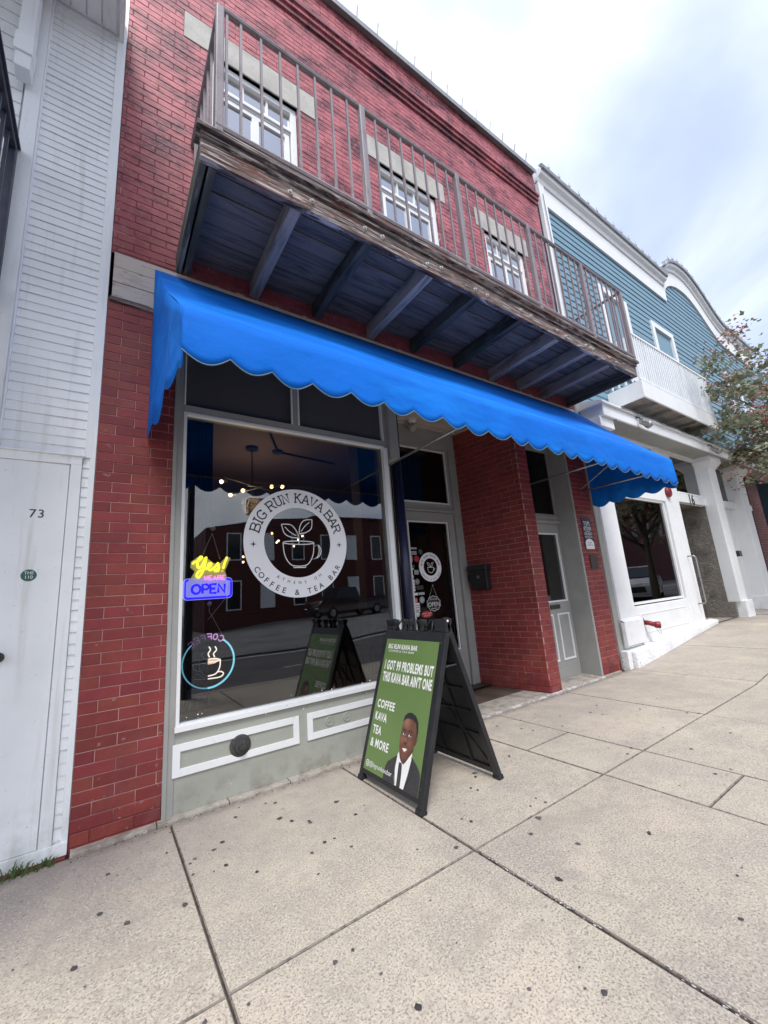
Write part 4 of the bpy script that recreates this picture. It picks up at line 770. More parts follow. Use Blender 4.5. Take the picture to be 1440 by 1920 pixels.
m = MB(); m.box(4.57, 5.30, Y2+.06, Y2+.065, .9, 2.0); ob('pane_backing', m, 'greyflat', d2)
for a, b in ((4.66, 4.93), (5.03, 5.30)):
    m = MB(); frame(m, a, b, .24, .835, .022, Y2-.008, Y2+.004); ob('panel_trim', m, 'white', d2)
m = MB(); m.box(4.90, 5.11, Y2-.012, Y2+.002, .895, .95); ob('mail_slot', m, 'bronze', d2, bev=.003)
m = MB(); m.box(4.475, 5.46, .1, .30, -.02, .02); ob('threshold', m, 'strip', bb)
# signs on the right pier
t = thing('for_rent_sign', 'narrow navy and white FOR RENT sign screwed to the right brick pier', 'sign', (5.67, -.012, 1.66))
m = MB(); m.box(5.545, 5.785, -.014, -.008, 1.662, 2.115); ob('board', m, 'navy', t)
F = fl(-.0155); F2 = fl(-.0165)
m = MB(); m.add([F(5.558+a, 1.667+b) for a, b in ((0, 0), (.214, 0), (.214, .10), (.17, .135), (.107, .148), (.045, .135), (0, .10))], [tuple(range(7))]); put_text(m, 'TOPS', F, .085, 5.665, 2.005, .010, align='CENTER', width=.16); put_text(m, 'UPTOWN', F, .08, 5.665, 1.935, .010, align='CENTER', width=.19); put_text(m, 'PROPERTIES', F, .025, 5.665, 1.91, .002, align='CENTER', width=.13)
put_text(m, 'FOR RENT', F, .058, 5.665, 1.862, .006, align='CENTER', width=.19); put_text(m, '740.555.0152', F, .034, 5.665, 1.826, .004, align='CENTER', width=.19); ob('print', m, 'print_white', t)
m = MB(); put_text(m, 'WILL-OPS', F2, .032, 5.665, 1.745, .002, align='CENTER', width=.11); put_text(m, 'COMMERCIAL', F2, .024, 5.665, 1.715, .001, align='CENTER', width=.16); ob('print', m, 'print_black', t)
m = MB(); m.box(5.60, 5.79, -.020, -.008, 1.385, 1.585); tag(ob('plaque', m, 'bronze', bev=.004), 'small dark bronze plaque on the right brick pier below the FOR RENT sign', 'plaque')

# ------------------------------------------------------------------ awning
aw = thing('awning', 'bright blue canvas awning with scalloped edge and side flaps over the shopfront', 'awning', (3.0, -.5, 2.4))
AX0, AX1, AY = .195, 5.93, -1.12
def zn(x): return 2.482 - .115*(x-.25)/5.6
def crease(x): return 2.715-.05*(x-.2)/5.7
NB = 23
def scal(t): return abs(math.sin(math.pi*t))
nx = NB*10
m = MB(); rowsn = 14; idx = {}
for i in range(nx+1):
    x = AX0+(AX1-AX0)*i/nx; t = i/10
    prof = []
    for j in range(rowsn+1):
        s_ = j/rowsn; y = -.02+(AY+.02)*s_; z = 3.80+(crease(x)-3.80)*s_
        sag = -.045*math.sin(math.pi*s_)*(1-.5*abs(math.cos(x*1.6+1)))
        wr = (.030*noise.noise((x*.9, s_*2.2, 3.1))+.014*noise.noise((x*3.1+s_*1.7, s_*4.5, 7.7)))*min(1, s_*3)*min(1, (1.08-s_)*4) - .010*abs(math.sin(math.pi*(x-AX0)/1.03))**8*0 + .012*math.sin(max(0, (x-.2))*9-s_*7)*math.exp(-x*1.1)*s_ + .016*math.exp(-((x-.45)/.25)**2)*math.sin(s_*9)*s_
        fl_ = s_*(.055*math.exp(-((x-AX0)/.35)**2)); prof.append((x+fl_, y+wr*.5, z+sag+wr))
    zb = zn(x)-(.058+.010*noise.noise((math.floor(t)*1.7, 0, 0)))*scal(t)
    for j in (1, 2, 3, 4, 5, 6):
        s_ = j/6; prof.append((x+.055*math.exp(-((x-AX0)/.35)**2), AY-.012*math.sin(s_*2)+(.010*math.sin(x*9)+.016*noise.noise((x*2.3, s_, 5)))*s_, crease(x)+(zb-crease(x))*s_))
    m.v += prof
H_ = rowsn+7
for i in range(nx):
    for j in range(H_-1): a = i*H_+j; m.f.append((a, a+1, a+H_+1, a+H_))
for X, sgn in ((AX0, 1), (AX1, -1)):        # side flaps
    b = len(m.v); ny = 50
    for i in range(ny+1):
        s_ = i/ny; y = -.02+(AY+.02)*s_; top = 3.80+(crease(X)-3.80)*s_-.045*math.sin(math.pi*s_)*(1-.5*abs(math.cos(X*1.6+1))); bot = zn(X)-.02-.05*scal(s_*4.6)-.03*(1-s_)
        for j in range(7): q = j/6; m.v.append((X+(.055*s_ if sgn > 0 else 0)+sgn*.015*math.sin(math.pi*s_)*math.sin(math.pi*q)-sgn*.012*math.sin(s_*12)*q, y, top+(bot-top)*q))
    for i in range(ny):
        for j in range(6): a = b+i*7+j; m.f.append((a, a+1, a+8, a+7))
cv = ob('canvas', m, 'awning', aw, smooth=True); sd_ = cv.modifiers.new('solid', 'SOLIDIFY'); sd_.thickness = .003
m = MB(); m.tube([(AX0+(AX1-AX0)*i/nx+.055*math.exp(-((AX1-AX0)*i/nx/.35)**2), AY-.012*math.sin(2)+.010*math.sin((AX0+(AX1-AX0)*i/nx)*9)+.016*noise.noise(((AX0+(AX1-AX0)*i/nx)*2.3, 1, 5))-.002, zn(AX0+(AX1-AX0)*i/nx)-(.058+.010*noise.noise((math.floor(i/10)*1.7, 0, 0)))*scal(i/10)) for i in range(nx+1)], .0034, 5)
ob('piping', m, 'piping', aw, smooth=True)
for (a, b) in (((2.262, .0, 2.49), (2.31, AY+.03, 2.52)), ((4.47, -.03, 2.50), (4.40, AY+.03, 2.48)), ((5.62, -.01, 2.50), (5.55, AY+.03, 2.47))):
    m = MB(); m.tube([a, b], .011, 8); ob('rod', m, 'steel', aw, smooth=True)
m = MB(); m.tube([(5.60, -.05, 2.52), (5.3, -.95, 2.83)], .008, 6); ob('rod', m, 'steel', aw)
m = MB(); m.tube([(AX0+.09, AY+.03, 2.56), (AX1-.03, AY+.03, 2.49)], .012, 8); ob('front_bar', m, 'steel', aw)
# ------------------------------------------------------------------ balcony
bc = thing('balcony', 'weathered timber balcony with navy underside and mauve grey metal railing above the awning', 'balcony', (3.1, -.5, 3.85))
BX0, BX1, BY = .335, 5.765, -1.01
m = MB(); m.box(BX0, BX1, BY, BY+.045, 3.852, 4.03); ob('fascia_board', m, 'wood', bc, bev=.006)
m = MB(); m.box(BX0-.03, BX1+.03, BY-.045, BY+.09, 4.032, 4.068); ob('deck_edge', m, 'wood', bc, bev=.006)
m = MB(); m.box(BX0-.005, BX1, BY-.018, BY-.001, 3.99, 4.028); ob('moulding', m, 'wood', bc, bev=.004)
for x0, x1 in ((BX0, BX0+.04), (BX1-.04, BX1)):
    m = MB(); m.box(x0, x1, BY+.046, -.004, 3.852, 4.03); ob('side_beam', m, 'wood_side', bc, bev=.004)
m = MB(); m.box(BX0+.055, BX0+.10, BY+.046, -.004, 3.856, 4.0); ob('side_beam', m, 'wood_side', bc)
jx = [.91, 1.50, 2.11, 2.68, 3.34, 3.96, 4.53, 5.07]
for i, x in enumerate(jx):
    dk = i in (1, 3, 4); o = ob('joist', MB().box(x, x+.078, BY+.046, -.006, 3.853 if not dk else 3.868, 3.998), 'joist_dark' if dk else 'joist', bc, bev=.004)
    if dk: o['label'] = 'dark damp-stained joist'
y = -.004
for k in range(7):
    w = .137; z = 3.998+random.uniform(0, .012)
    cuts = [BX0+.041]+sorted(random.sample([x+.04 for x in jx[1:-1]], 1))+[BX1-.041]
    for a, b in zip(cuts, cuts[1:]): m = MB(); zz_ = z+random.uniform(0, .004); m.box(a+.002, b-.002, y-w+.007, y, zz_, 4.03-.0005*k); ob('deck_plank', m, 'soffit', bc, bev=.003)
    y -= w
m = MB(); m.box(BX0+.01, BX1-.01, BY+.095, -.004, 4.0305, 4.055); ob('light_stop_sheet', m, 'panel', bc)  # unseen sheet added above the planks to stop light leaking through gaps
for x in jx:
    for dx_ in (-.02, .14): m = MB(); m.lathe((x+dx_, BY-.0, 3.90+random.uniform(0, .05)), (0, -1, 0), [(0, 0), (.020, 0), (.018, .006), (.010, .008), (.010, .018), (0, .018)], 8); ob('bolt', m, 'stone', bc)
PXS = [.435, 1.535, 2.605, 3.70, 4.77, 5.775]; RY = -1.005
m = MB(); m.tube([(PXS[0]-.02, RY, 5.165), (PXS[-1]+.02, RY, 5.165)], .022, 8); ob('top_rail', m, 'rail', bc)
m = MB(); m.tube([(PXS[0]-.02, RY-.002, 4.14), (PXS[-1]+.02, RY-.002, 4.14)], .026, 8); ob('bottom_rail', m, 'rail', bc)
for X in (PXS[0], PXS[-1]):
    m = MB(); m.tube([(X, RY, 5.165), (X, -.01, 5.165)], .022, 8); ob('top_rail', m, 'rail', bc); m = MB(); m.tube([(X, RY, 4.14), (X, -.01, 4.14)], .022, 8); ob('bottom_rail', m, 'rail', bc)
for x in PXS:
    m = MB(); m.box(x-.026, x+.026, RY-.024, RY+.024, 4.07, 5.17); ob('post', m, 'rail', bc, bev=.008)
def balus(x, y, z0=4.15, z1=5.15, h=.008, mat='rail', par=bc): return ob('baluster', MB().box(x-h, x+h, y-h, y+h, z0, z1), mat, par)
for a, b in zip(PXS, PXS[1:]):
    n = 8
    for k in range(1, n): balus(a+(b-a)*k/n+random.uniform(-.003, .003), RY)
balus(PXS[0]+.045, RY)
for X in (PXS[0], PXS[-1]):
    for k in range(1, 8): balus(X, RY+k*.125)
# small pale box under the cornice end of the right pier
# ------------------------------------------------------------------ left white building
wb = thing('white_building', 'white clapboard building on the left with a plain numbered door', 'building', (-1.5, 2.0, 0))
m = MB(); m.quad((-6, .012, -.1), (-.087, .012, -.1), (-.087, .012, 9.5), (-6, .012, 9.5)); m.quad((-.087, .012, -.1), (-.087, 6, -.1), (-.087, 6, 6), (-.087, .012, 6)); ob('wall', m, 'siding', wb)
SH = .0636; SB0, SB1 = -.560, -.148
def board(mb_x0, x1, z, mat, par, h=SH, y=.012, d0=.004, d1=.013):
    j_ = random.uniform(-.0018, .0018); d1 += random.uniform(-.0015, .002); z += j_
    m = MB(); m.add([(mb_x0, y, z), (x1, y, z), (x1, y-d1, z+.001), (mb_x0, y-d1, z+.001), (mb_x0, y, z+h), (x1, y, z+h), (x1, y-d0, z+h), (mb_x0, y-d0, z+h)], [(0, 1, 2, 3), (3, 2, 6, 7), (7, 6, 5, 4), (0, 3, 7, 4), (1, 5, 6, 2)]); return ob('siding_board', m, mat, par)
z = 2.245
while z < 5.90: board(SB0, SB1, z, 'siding', wb); z += SH
z = .075
while z < 2.18: board(-.152, -.118, z, 'siding', wb); z += SH
z = 2.245
m = MB(); m.box(-.148, -.087, -.008, .012, 2.24, 5.98); m.box(-.118, -.087, -.008, .012, .06, 2.24); ob('corner_board', m, 'siding', wb, bev=.003)
m = MB(); m.box(-.645, SB0, -.035, .012, 2.245, 6.3); m.box(SB0, SB0+.012, -.02, .012, 2.245, 6.2); ob('corner_board', m, 'siding', wb, bev=.004)
m = MB(); m.box(-.66, -.56, -.045, -.036, 2.24, 3.24); ob('corner_board', m, 'siding', wb, bev=.004)
z = 4.0
while z < 6.4: board(-2.4, -.66, z, 'siding', wb, h=.11, y=-.0); z += .11
m = MB(); m.box(-1.2, -.087, -.016, .012, .0, .062); ob('base_board', m, 'siding', wb, bev=.003)
for i in range(7):
    m = MB(); m.box(-.09-(i+1)*.212+.005, -.09-i*.212, -.03-random.uniform(0, .004), .0, -.065, -.003); ob('brick', m, 'brick', wb, bev=.003)
m = MB(); m.box(-.212, -.155, -.012, .012, .062, 2.215); m.box(-1.10, -.155, -.014, .012, 2.186, 2.24); m.box(-1.2, -.14, -.03, .012, 2.240, 2.25); ob('door_casing', m, 'siding', wb, bev=.003)
dw = ob('door', MB().box(-.98, -.217, -.004, .012, .064, 2.184), 'siding', wb, bev=.002)
m = MB(); put_text(m, '73', fl(-.0052), .072, -.352, 1.838, .003, align='CENTER', sp=1.1); ob('house_number', m, 'print_black', dw)
m = MB(); disc(m, -.360, 1.497, .036, .034, fl(-.0052)); ob('sticker', m, 'door_green', dw); m = MB(); put_text(m, 'THE', fl(-.0062), .024, -.360, 1.503, .002, align='CENTER'); put_text(m, '110', fl(-.0062), .026, -.360, 1.478, .002, align='CENTER'); ob('sticker_print', m, 'print_white', dw)
m = MB(); m.lathe((-.453, -.004, 1.057), (0, -1, 0), [(0, 0), (.028, 0), (.026, .008), (.012, .012), (.012, .035), (.026, .045), (.026, .062), (0, .070)], 16); ob('door_knob', m, 'iron', dw, smooth=True)
# porch soffit and beams
m = MB(); m.box(-3.0, -.125, -2.2, .02, 5.93, 6.02); ob('soffit', m, 'siding', wb)
m = MB(); m.box(-.135, -.105, -2.25, .0, 5.86, 6.12); ob('soffit_fascia', m, 'siding', wb, bev=.004)
for k in range(5):
    m = MB(); a = -.16-k*.10; m.box(a-.092, a, -2.2, -.012, 5.915, 5.929); ob('soffit_board', m, 'siding', wb, bev=.002)
for x, y_ in ((-.28, -.3), (-.36, -.5), (-.24, -.7), (-.42, -.28)):
    m = MB(); m.lathe((x, y_, 5.915), (0, 0, -1), [(0, 0), (.012, 0), (.010, .01), (0, .012)], 8); ob('nail_plug', m, 'iron', wb)
m = MB(); m.box(-.69, -.605, -.17, -.06, 4.90, 5.92); ob('porch_post', m, 'siding', wb, bev=.004)
m = MB(); m.box(-.70, -.60, -.185, -.055, 5.02, 5.17); ob('porch_post_block', m, 'siding', wb, bev=.004)
# dark balcony railing at the far left edge
rl = thing('balcony_railing', 'dark metal balcony railing cut by the left edge, on the white building', 'railing', (-.66, -.6, 3.3))
m = MB(); m.box(-.685, -.635, -2.4, -.04, 4.30, 4.345); m.box(-.70, -.62, -2.4, -.04, 4.345, 4.360); ob('top_rail', m, 'darkrail', rl, bev=.004)
m = MB(); m.box(-.685, -.635, -.085, -.04, 3.15, 4.30); ob('post', m, 'darkrail', rl, bev=.004)
m = MB(); m.box(-.68, -.64, -2.4, -.09, 3.42, 3.46); ob('bottom_rail', m, 'darkrail', rl)
for k in range(16): balus(-.66, -.20-k*.12, 3.46, 4.30, .009, 'darkrail', rl)
m = MB(); m.box(-3, -.64, -2.4, -.04, 3.10, 3.30); ob('deck', m, 'darkrail', rl)
# grass tuft
m = MB()
for i in range(260):
    x = random.uniform(-.75, -.14); y = random.uniform(-.10, -.035); h = random.uniform(.02, .065)*(1.1 if x < -.25 else .7); a = random.uniform(0, 6.28); w = random.uniform(.0012, .0026); lx, ly = math.cos(a)*h*.7+.012, math.sin(a)*h*.4-.01
    m.add([(x-w, y, -.012), (x+w, y, -.012), (x+lx*.5+w, y+ly*.5, h*.7), (x+lx*.5-w, y+ly*.5, h*.7), (x+lx, y+ly, h*.85)], [(0, 1, 2, 3), (3, 2, 4)])
g = ob('grass', m, 'grass'); g['kind'] = 'stuff'; g['label'] = 'thin green grass growing at the foot of the white building'; g['category'] = 'grass'

# ------------------------------------------------------------------ blue building
bl = thing('blue_building', 'slate blue clapboard building with curved white cornice and white stucco ground floor', 'building', (11, 3, 0))
BX = 6.04
m = MB(); m.quad((BX, .02, 3.9), (24, .02, 3.9), (24, .02, 8.2), (BX, .02, 8.2)); m.quad((BX, .02, 0), (BX, 8, 0), (BX, 8, 8.3), (BX, .02, 8.3)); m.quad((BX, 8, 0), (24, 8, 0), (24, 8, 8.3), (BX, 8, 8.3)); m.quad((24, .02, 0), (24, 8, 0), (24, 8, 8.3), (24, .02, 8.3)); m.quad((BX, .02, 8.2), (24, .02, 8.2), (24, 8, 8.2), (BX, 8, 8.2))
ob('wall', m, 'blue_siding', bl)
def arc_h(x):       # height of the siding/cornice underside
    if x < 11.18: return 7.86
    if x < 12.6: return 7.90+.80*math.sqrt(max(0, 1-((x-12.6)/1.42)**2*.93))
    if x < 15.3: return 7.86+.42+.42*math.cos(math.pi*(x-12.6)/2.7)
    return 7.86
bw = [(7.58, 8.72), (9.84, 11.0), (14.55, 15.7)]; BWZ0, BWZ1 = 4.95, 6.86
z = 3.90; BH = .136; k = 0
while z < 8.75:
    if z < 7.9: spans = [(BX+.15, 18.0)]
    else:
        xx = [11.2+k_*.02 for k_ in range(200) if arc_h(11.2+k_*.02) > z+.06]
        spans = [(min(xx), max(xx))] if len(xx) > 10 else []
    cuts = [(a, b) for a, b in bw if z+BH > BWZ0 and z < BWZ1]
    for s_ in spans:
        for a, b in subtract(s_, cuts):
            if z < 7.9 or b-a > .3: board(a, b, z, 'blue_siding', bl, h=BH, y=.018, d0=.003, d1=.016)
    z += BH; k += 1
# upper part of the gable behind arch
m = MB(); pts = [(BX, .02, 8.1)]+[(x, .02, arc_h(x)+.05) for x in [BX+(17.9-BX)*i/160 for i in range(161)]]+[(17.9, .02, 8.1)]
m = MB()
xs = [BX+.0+(18-BX)*i/220 for i in range(221)]
def ctop(x): return arc_h(x)+.5
for a, b in zip(xs, xs[1:]): m.quad((a, .018, 7.8), (b, .018, 7.8), (b, .018, ctop(b)+.1), (a, .018, ctop(a)+.1))
ob('gable', m, 'blue_siding', bl)
def sweep(name, prof, x0, x1, mat, shift=lambda x: 0):      # prof: (y, dz) points, swept along the cornice line
    m = MB(); n = len(prof); X = [x0+(x1-x0)*i/240 for i in range(241)]
    for x in X:
        for y_, dz in prof: m.v.append((x, y_, arc_h(x)+dz))
    for i in range(240):
        for j in range(n): a = i*n+j; b = i*n+(j+1) % n; m.f.append((a, b, b+n, a+n))
    m.f.append(tuple(range(n))); m.f.append(tuple(240*n+k for k in reversed(range(n))))
    return ob(name, m, mat, bl)
sweep('frieze', [(.016, 0), (-.03, 0), (-.03, .40), (.016, .40)], BX, 18, 'white')
sweep('cornice', [(.016, .40), (-.055, .42), (-.07, .50), (-.13, .53), (-.155, .64), (.10, .68), (.10, .40)], BX-.02, 18, 'white')
sweep('cornice_gutter', [(-.157, .59), (-.18, .60), (-.185, .67), (-.157, .70), (-.10, .70)], BX-.02, 18, 'gutter')
for i in range(36):
    x = BX+.2+i*.33; zt = arc_h(x)+.70; m = MB(); m.box(x-.008, x+.008, -.19, -.02, zt-.01, zt+.02); m.tube([(x, -.15, zt), (x+.02, -.17, zt+.11)], .005, 4); ob('gutter_strap', m, 'steel', bl)
m = MB(); m.box(BX-.02, BX+.15, -.05, .02, 4.3, 8.3); ob('corner_board', m, 'white', bl, bev=.004)
m = MB(); m.tube([(BX+.03, -.07, 8.0), (BX+.05, -.07, 6.3), (BX+.04, -.07, 5.2), (BX+.06, -.07, 4.2)], .008, 5); ob('cable', m, 'gutter', bl)
for a, b in bw:
    wo = ob('window', frame(MB(), a, b, BWZ0, BWZ1, .13, -.03, .05), 'white', bl, bev=.004)
    m = MB(); frame(m, a+.13, b-.13, BWZ0+.13, BWZ1-.13, .02, .05, .16, .02); ob('reveal', m, 'white', wo)
    m = MB(); frame(m, a+.15, b-.15, BWZ0+.15, BWZ1-.15, .06, .12, .15); m.box(a+.2, b-.2, .11, .15, 5.85, 5.91); ob('sash', m, 'white', wo)
    ob('pane', MB().box(a+.2, b-.2, .13, .135, BWZ0+.2, BWZ1-.2), 'glass_up', wo); m = MB(); m.quad((a+.14, .25, BWZ0), (b-.14, .25, BWZ0), (b-.14, .25, BWZ1-.1), (a+.14, .25, BWZ1-.1)); ob('pane_backing', m, 'greyflat', wo)
    m = MB(); m.quad((a, .17, BWZ0), (b, .17, BWZ0), (b, .17, BWZ0+.01), (a, .17, BWZ0+.01))
# ground floor entablature
m = MB(); m.box(6.09, 18, -.35, .0, 3.66, 3.84); ob('entablature', m, 'white', bl, bev=.006)
m = MB(); m.box(6.02, 18, -.39, .02, 3.8405, 3.875); ob('entablature_moulding', m, 'white', bl, bev=.006)
m = MB(); m.add([(6.02, -.37, 3.876), (18, -.37, 3.876), (18, .0, 3.99), (6.02, .0, 3.99), (6.02, .0, 3.876), (18, .0, 3.876)], [(0, 1, 2, 3), (0, 3, 4), (1, 5, 2)]); ob('flashing', m, 'white', bl)
m = MB(); m.box(6.05, 6.46, -.30, .0, 3.50, 3.657); ob('bracket', m, 'white', bl, bev=.006)
m = MB(); m.box(6.47, 18, -.345, -.002, 3.642, 3.6585); ob('soffit', m, 'greyflat', bl)
m = MB(); m.tube([(6.6+i*.3, -.398, 3.86+.012*math.sin(i*2.1)) for i in range(30)], .007, 5); ob('cable', m, 'gutter', bl)
# white wall pieces (stucco)
def wbox(*a, nm='stucco_wall', mat='white', **k): return ob(nm, MB().box(*a), mat, bl, bev=.006)
wbox(5.965, 6.10, .0, .12, .0, 4.0, mat='greyflat', nm='side_strip')
wbox(6.10, 6.56, -.03, .12, .26, 4.0, nm='pilaster')
wbox(8.50, 8.72, -.03, .12, .30, 4.0, nm='pilaster'); wbox(8.72, 9.13, -.015, .10, .30, 4.0, nm='door_leaf')
m = MB(); m.box(8.76, 8.79, -.021, -.015, .5, 2.7); m.box(9.05, 9.08, -.021, -.015, .5, 2.7); ob('door_moulding', m, 'white', bl)
wbox(6.56, 8.50, -.02, .10, 2.56, 2.78, nm='window_head'); wbox(6.56, 8.50, -.02, .10, 3.605, 3.66, nm='window_head'); wbox(9.13, 10.52, -.02, .10, 3.605, 3.66, nm='window_head')
wbox(9.13, 10.52, -.03, .08, 2.60, 2.77, nm='door_head')
wbox(6.56, 8.50, -.02, .10, .27, .80, nm='stall_riser'); m = MB(); frame(m, 6.72, 8.35, .40, .68, .012, -.026, -.02); ob('panel_moulding', m, 'white', bl)

for (a, b, z0, z1) in ((6.56, 8.46, .82, 2.56), (6.56, 8.50, 2.78, 3.62), (9.16, 10.50, 2.79, 3.60)):
    wo = ob('window', frame(MB(), a, b, z0, z1, .035, .0, .06), 'white', bl); ob('pane', MB().box(a+.03, b-.03, .03, .036, z0+.03, z1-.03), 'glass_blue', wo); 
    m = MB(); m.box(a, b, .5, .51, z0, z1); ob('interior', m, 'black', wo)
m = MB(); m.box(8.20, 8.28, .06, .30, .85, 2.55); ob('inner_post', m, 'greyflat', bl)
# plinth
m = MB()
for x0, x1, h0, h1, d in ((6.09, 9.55, .22, .345, .12),):
    m.add([(x0, -.04-d, gz(x0)-.02), (x1, -.04-d+.10, gz(x1)-.02), (x1, .05, gz(x1)-.02), (x0, .05, gz(x0)-.02), (x0, -.05-d+.02, h0), (x1, -.05-d+.10, h1), (x1, .05, h1+.02), (x0, .05, h0+.04)], [(0, 1, 5, 4), (4, 5, 6, 7), (1, 2, 6, 5), (0, 4, 7, 3)])
ob('plinth', m, 'stucco', bl, bev=.012)
m = MB(); m.box(6.06, 6.62, -.09, -.0305, .30, .62); m.add([(6.06, -.09, .62), (6.62, -.09, .62), (6.62, -.0305, .66), (6.06, -.0305, .66)], [(0, 1, 2, 3)]); ob('pilaster_base', m, 'stucco', bl, bev=.01)
m = MB(); m.box(5.97, 6.075, -.10, .0, -.02, .245); ob('pilaster_base', m, 'stucco', bl, bev=.01)
# doorway recess
m = MB(); gpoly(m, 9.13, 10.5, -.03, 3.0, .0); ob('recess_floor', m, 'strip', bl)
m = MB(); m.quad((10.5, .0, .1), (10.5, 3.0, .1), (10.5, 3.0, 2.62), (10.5, .0, 2.62)); m.quad((9.13, 3.0, .1), (10.5, 3.0, .1), (10.5, 3.0, 2.62), (9.13, 3.0, 2.62)); m.quad((9.13, .10, .1), (9.13, 3.0, .1), (9.13, 3.0, 2.62), (9.13, .10, 2.62)); m.quad((9.13, .1, 2.62), (10.5, .1, 2.62), (10.5, 3, 2.62), (9.13, 3, 2.62))
ob('recess_wall', m, 'brownwall', bl)
m = MB(); m.box(10.490, 10.575, -.10, .4, .20, .60); ob('recess_base', m, 'brownwall', bl)
# columns and side doors
for x0, x1 in ((10.52, 10.95), (12.25, 12.78)):
    m = MB(); m.box(x0, x1, -.20, .1, .60, 3.42); ob('column', m, 'white', bl, bev=.008)
    m = MB(); a, b = x0-.0, x1+.0; m.add([(a, -.20, 3.40), (b, -.20, 3.40), (b, .1, 3.40), (a, .1, 3.40), (a-.10, -.30, 3.54), (b+.10, -.30, 3.54), (b+.10, .1, 3.54), (a-.10, .1, 3.54)], [(0, 1, 5, 4), (1, 2, 6, 5), (3, 0, 4, 7), (4, 5, 6, 7)]); m.box(a-.10, b+.10, -.30, .1, 3.541, 3.64); ob('capital', m, 'white', bl)
    m = MB(); m.box(x0+.06 if x0 < 11 else x0-.04, x1+.05, -.26, .1, .22, .62); ob('column_base', m, 'stucco', bl, bev=.015)
wbox(10.95, 12.25, -.06, .04, 2.64, 2.78, nm='door_head'); wbox(10.95, 12.25, .04, .08, .33, 2.64, nm='side_door'); m = MB(); m.box(11.55, 11.57, .03, .04, .4, 2.6); ob('door_gap', m, 'black', bl)
m = MB(); m.box(11.0, 12.2, .04, .05, 2.80, 3.60); ob('transom_pane', m, 'carglass', bl); wbox(10.95, 12.25, .051, .08, 2.64, 3.72, nm='transom_frame')
m = MB(); m.box(10.98, 11.16, -.24, -.10, 1.50, 1.62); m.tube([(10.97, -.15, 1.56), (10.94, -.15, 1.50)], .02, 6); tag(ob('door_closer_box', m, 'black', bev=.01), 'small black box mounted beside the white column door', 'box')
wbox(12.78, 14.4, -.05, .05, 2.66, 2.80, nm='door_head'); m = MB(); m.box(12.78, 14.4, .25, .26, .4, 3.64); ob('transom_pane', m, 'carglass', bl)
m = MB(); m.box(11.0, 12.9, -.45, -.1, .24, .33); m.box(11.02, 12.9, -.1, .3, .24, .335); ob('doorstep', m, 'strip', bl, bev=.01)
# brown brick pier at the far end
bp = ob('brick_pier', MB().box(13.55, 14.45, -.05, .8, .2, 3.95), 'mortar_plain', bl)
brickwork(bp, (13.55, -.05, 0), (1, 0, 0), (0, -1, 0), .9, .3, 3.9, mat='brick_brown'); brickwork(bp, (13.55, .8, 0), (0, -1, 0), (-1, 0, 0), .85, .3, 3.9, mat='brick_brown'); flush_bricks('brickwork', 290)
# house number, bell, lamps, pipe, handle
m = MB(); put_text(m, '16', fl(-.034), .30, 9.72, 2.58, .03, align='CENTER'); ob('house_number', m, 'print_black', bl)
m = MB(); m.tube([(8.93, -.02, 1.54), (8.93, -.12, 1.54), (8.94, -.14, 1.50), (8.95, -.14, .72), (8.95, -.12, .68), (8.95, -.02, .68)], .012, 8); ob('door_pull', m, 'steel', bl, smooth=True)
m = MB(); m.lathe((8.62, -.03, 2.74), (0, -1, 0), [(0, 0), (.09, 0), (.105, .03), (.09, .055), (.03, .07), (0, .07)], 18); tag(ob('alarm_bell', m, 'red', smooth=True), 'round red alarm bell above the corner of the blue building shop window', 'alarm bell')
t = thing('hose_connection', 'red brass fire hose connection sticking out of the white stucco plinth', 'hose connection', (6.80, -.03, .53))
m = MB(); m.tube([(6.74, -.02, .56), (6.75, -.10, .55), (6.79, -.17, .52)], .035, 10); ob('pipe', m, 'red', t, smooth=True)
m = MB(); m.lathe((6.80, -.15, .52), (.5, -.85, -.05), [(0, 0), (.045, 0), (.05, .02), (.05, .07), (.042, .075), (.0, .08)], 12); ob('cap', m, 'red', t); m = MB(); m.lathe((6.72, -.021, .57), (0, -1, 0), [(0, 0), (.06, 0), (.055, .012), (0, .014)], 14); ob('flange', m, 'red', t); m = MB(); m.tube(curve([(6.78, -.17, .47), (6.80, -.2, .40), (6.85, -.2, .40), (6.87, -.17, .47)], 4), .003, 4); ob('chain', m, 'steel', t)
for x, lab in ((7.15, 'grey cylindrical floodlight under the white cornice near the blue balcony corner'), (10.3, 'grey floodlight under the white cornice beside the first column capital')):
    t = thing('floodlight', lab, 'lamp', (x, -.3, 3.7), 'floodlights under the cornice')
    m = MB(); m.tube([(x, -.33, 3.83), (x, -.40, 3.80), (x+.02, -.42, 3.74)], .014, 6); ob('bracket', m, 'iron', t); m = MB(); m.lathe((x-.02, -.42, 3.73), (.9, -.3, -.35), [(0, 0), (.045, 0), (.052, .02), (.052, .12), (.064, .14), (.064, .19), (0, .19)], 14); ob('housing', m, 'steel', t)
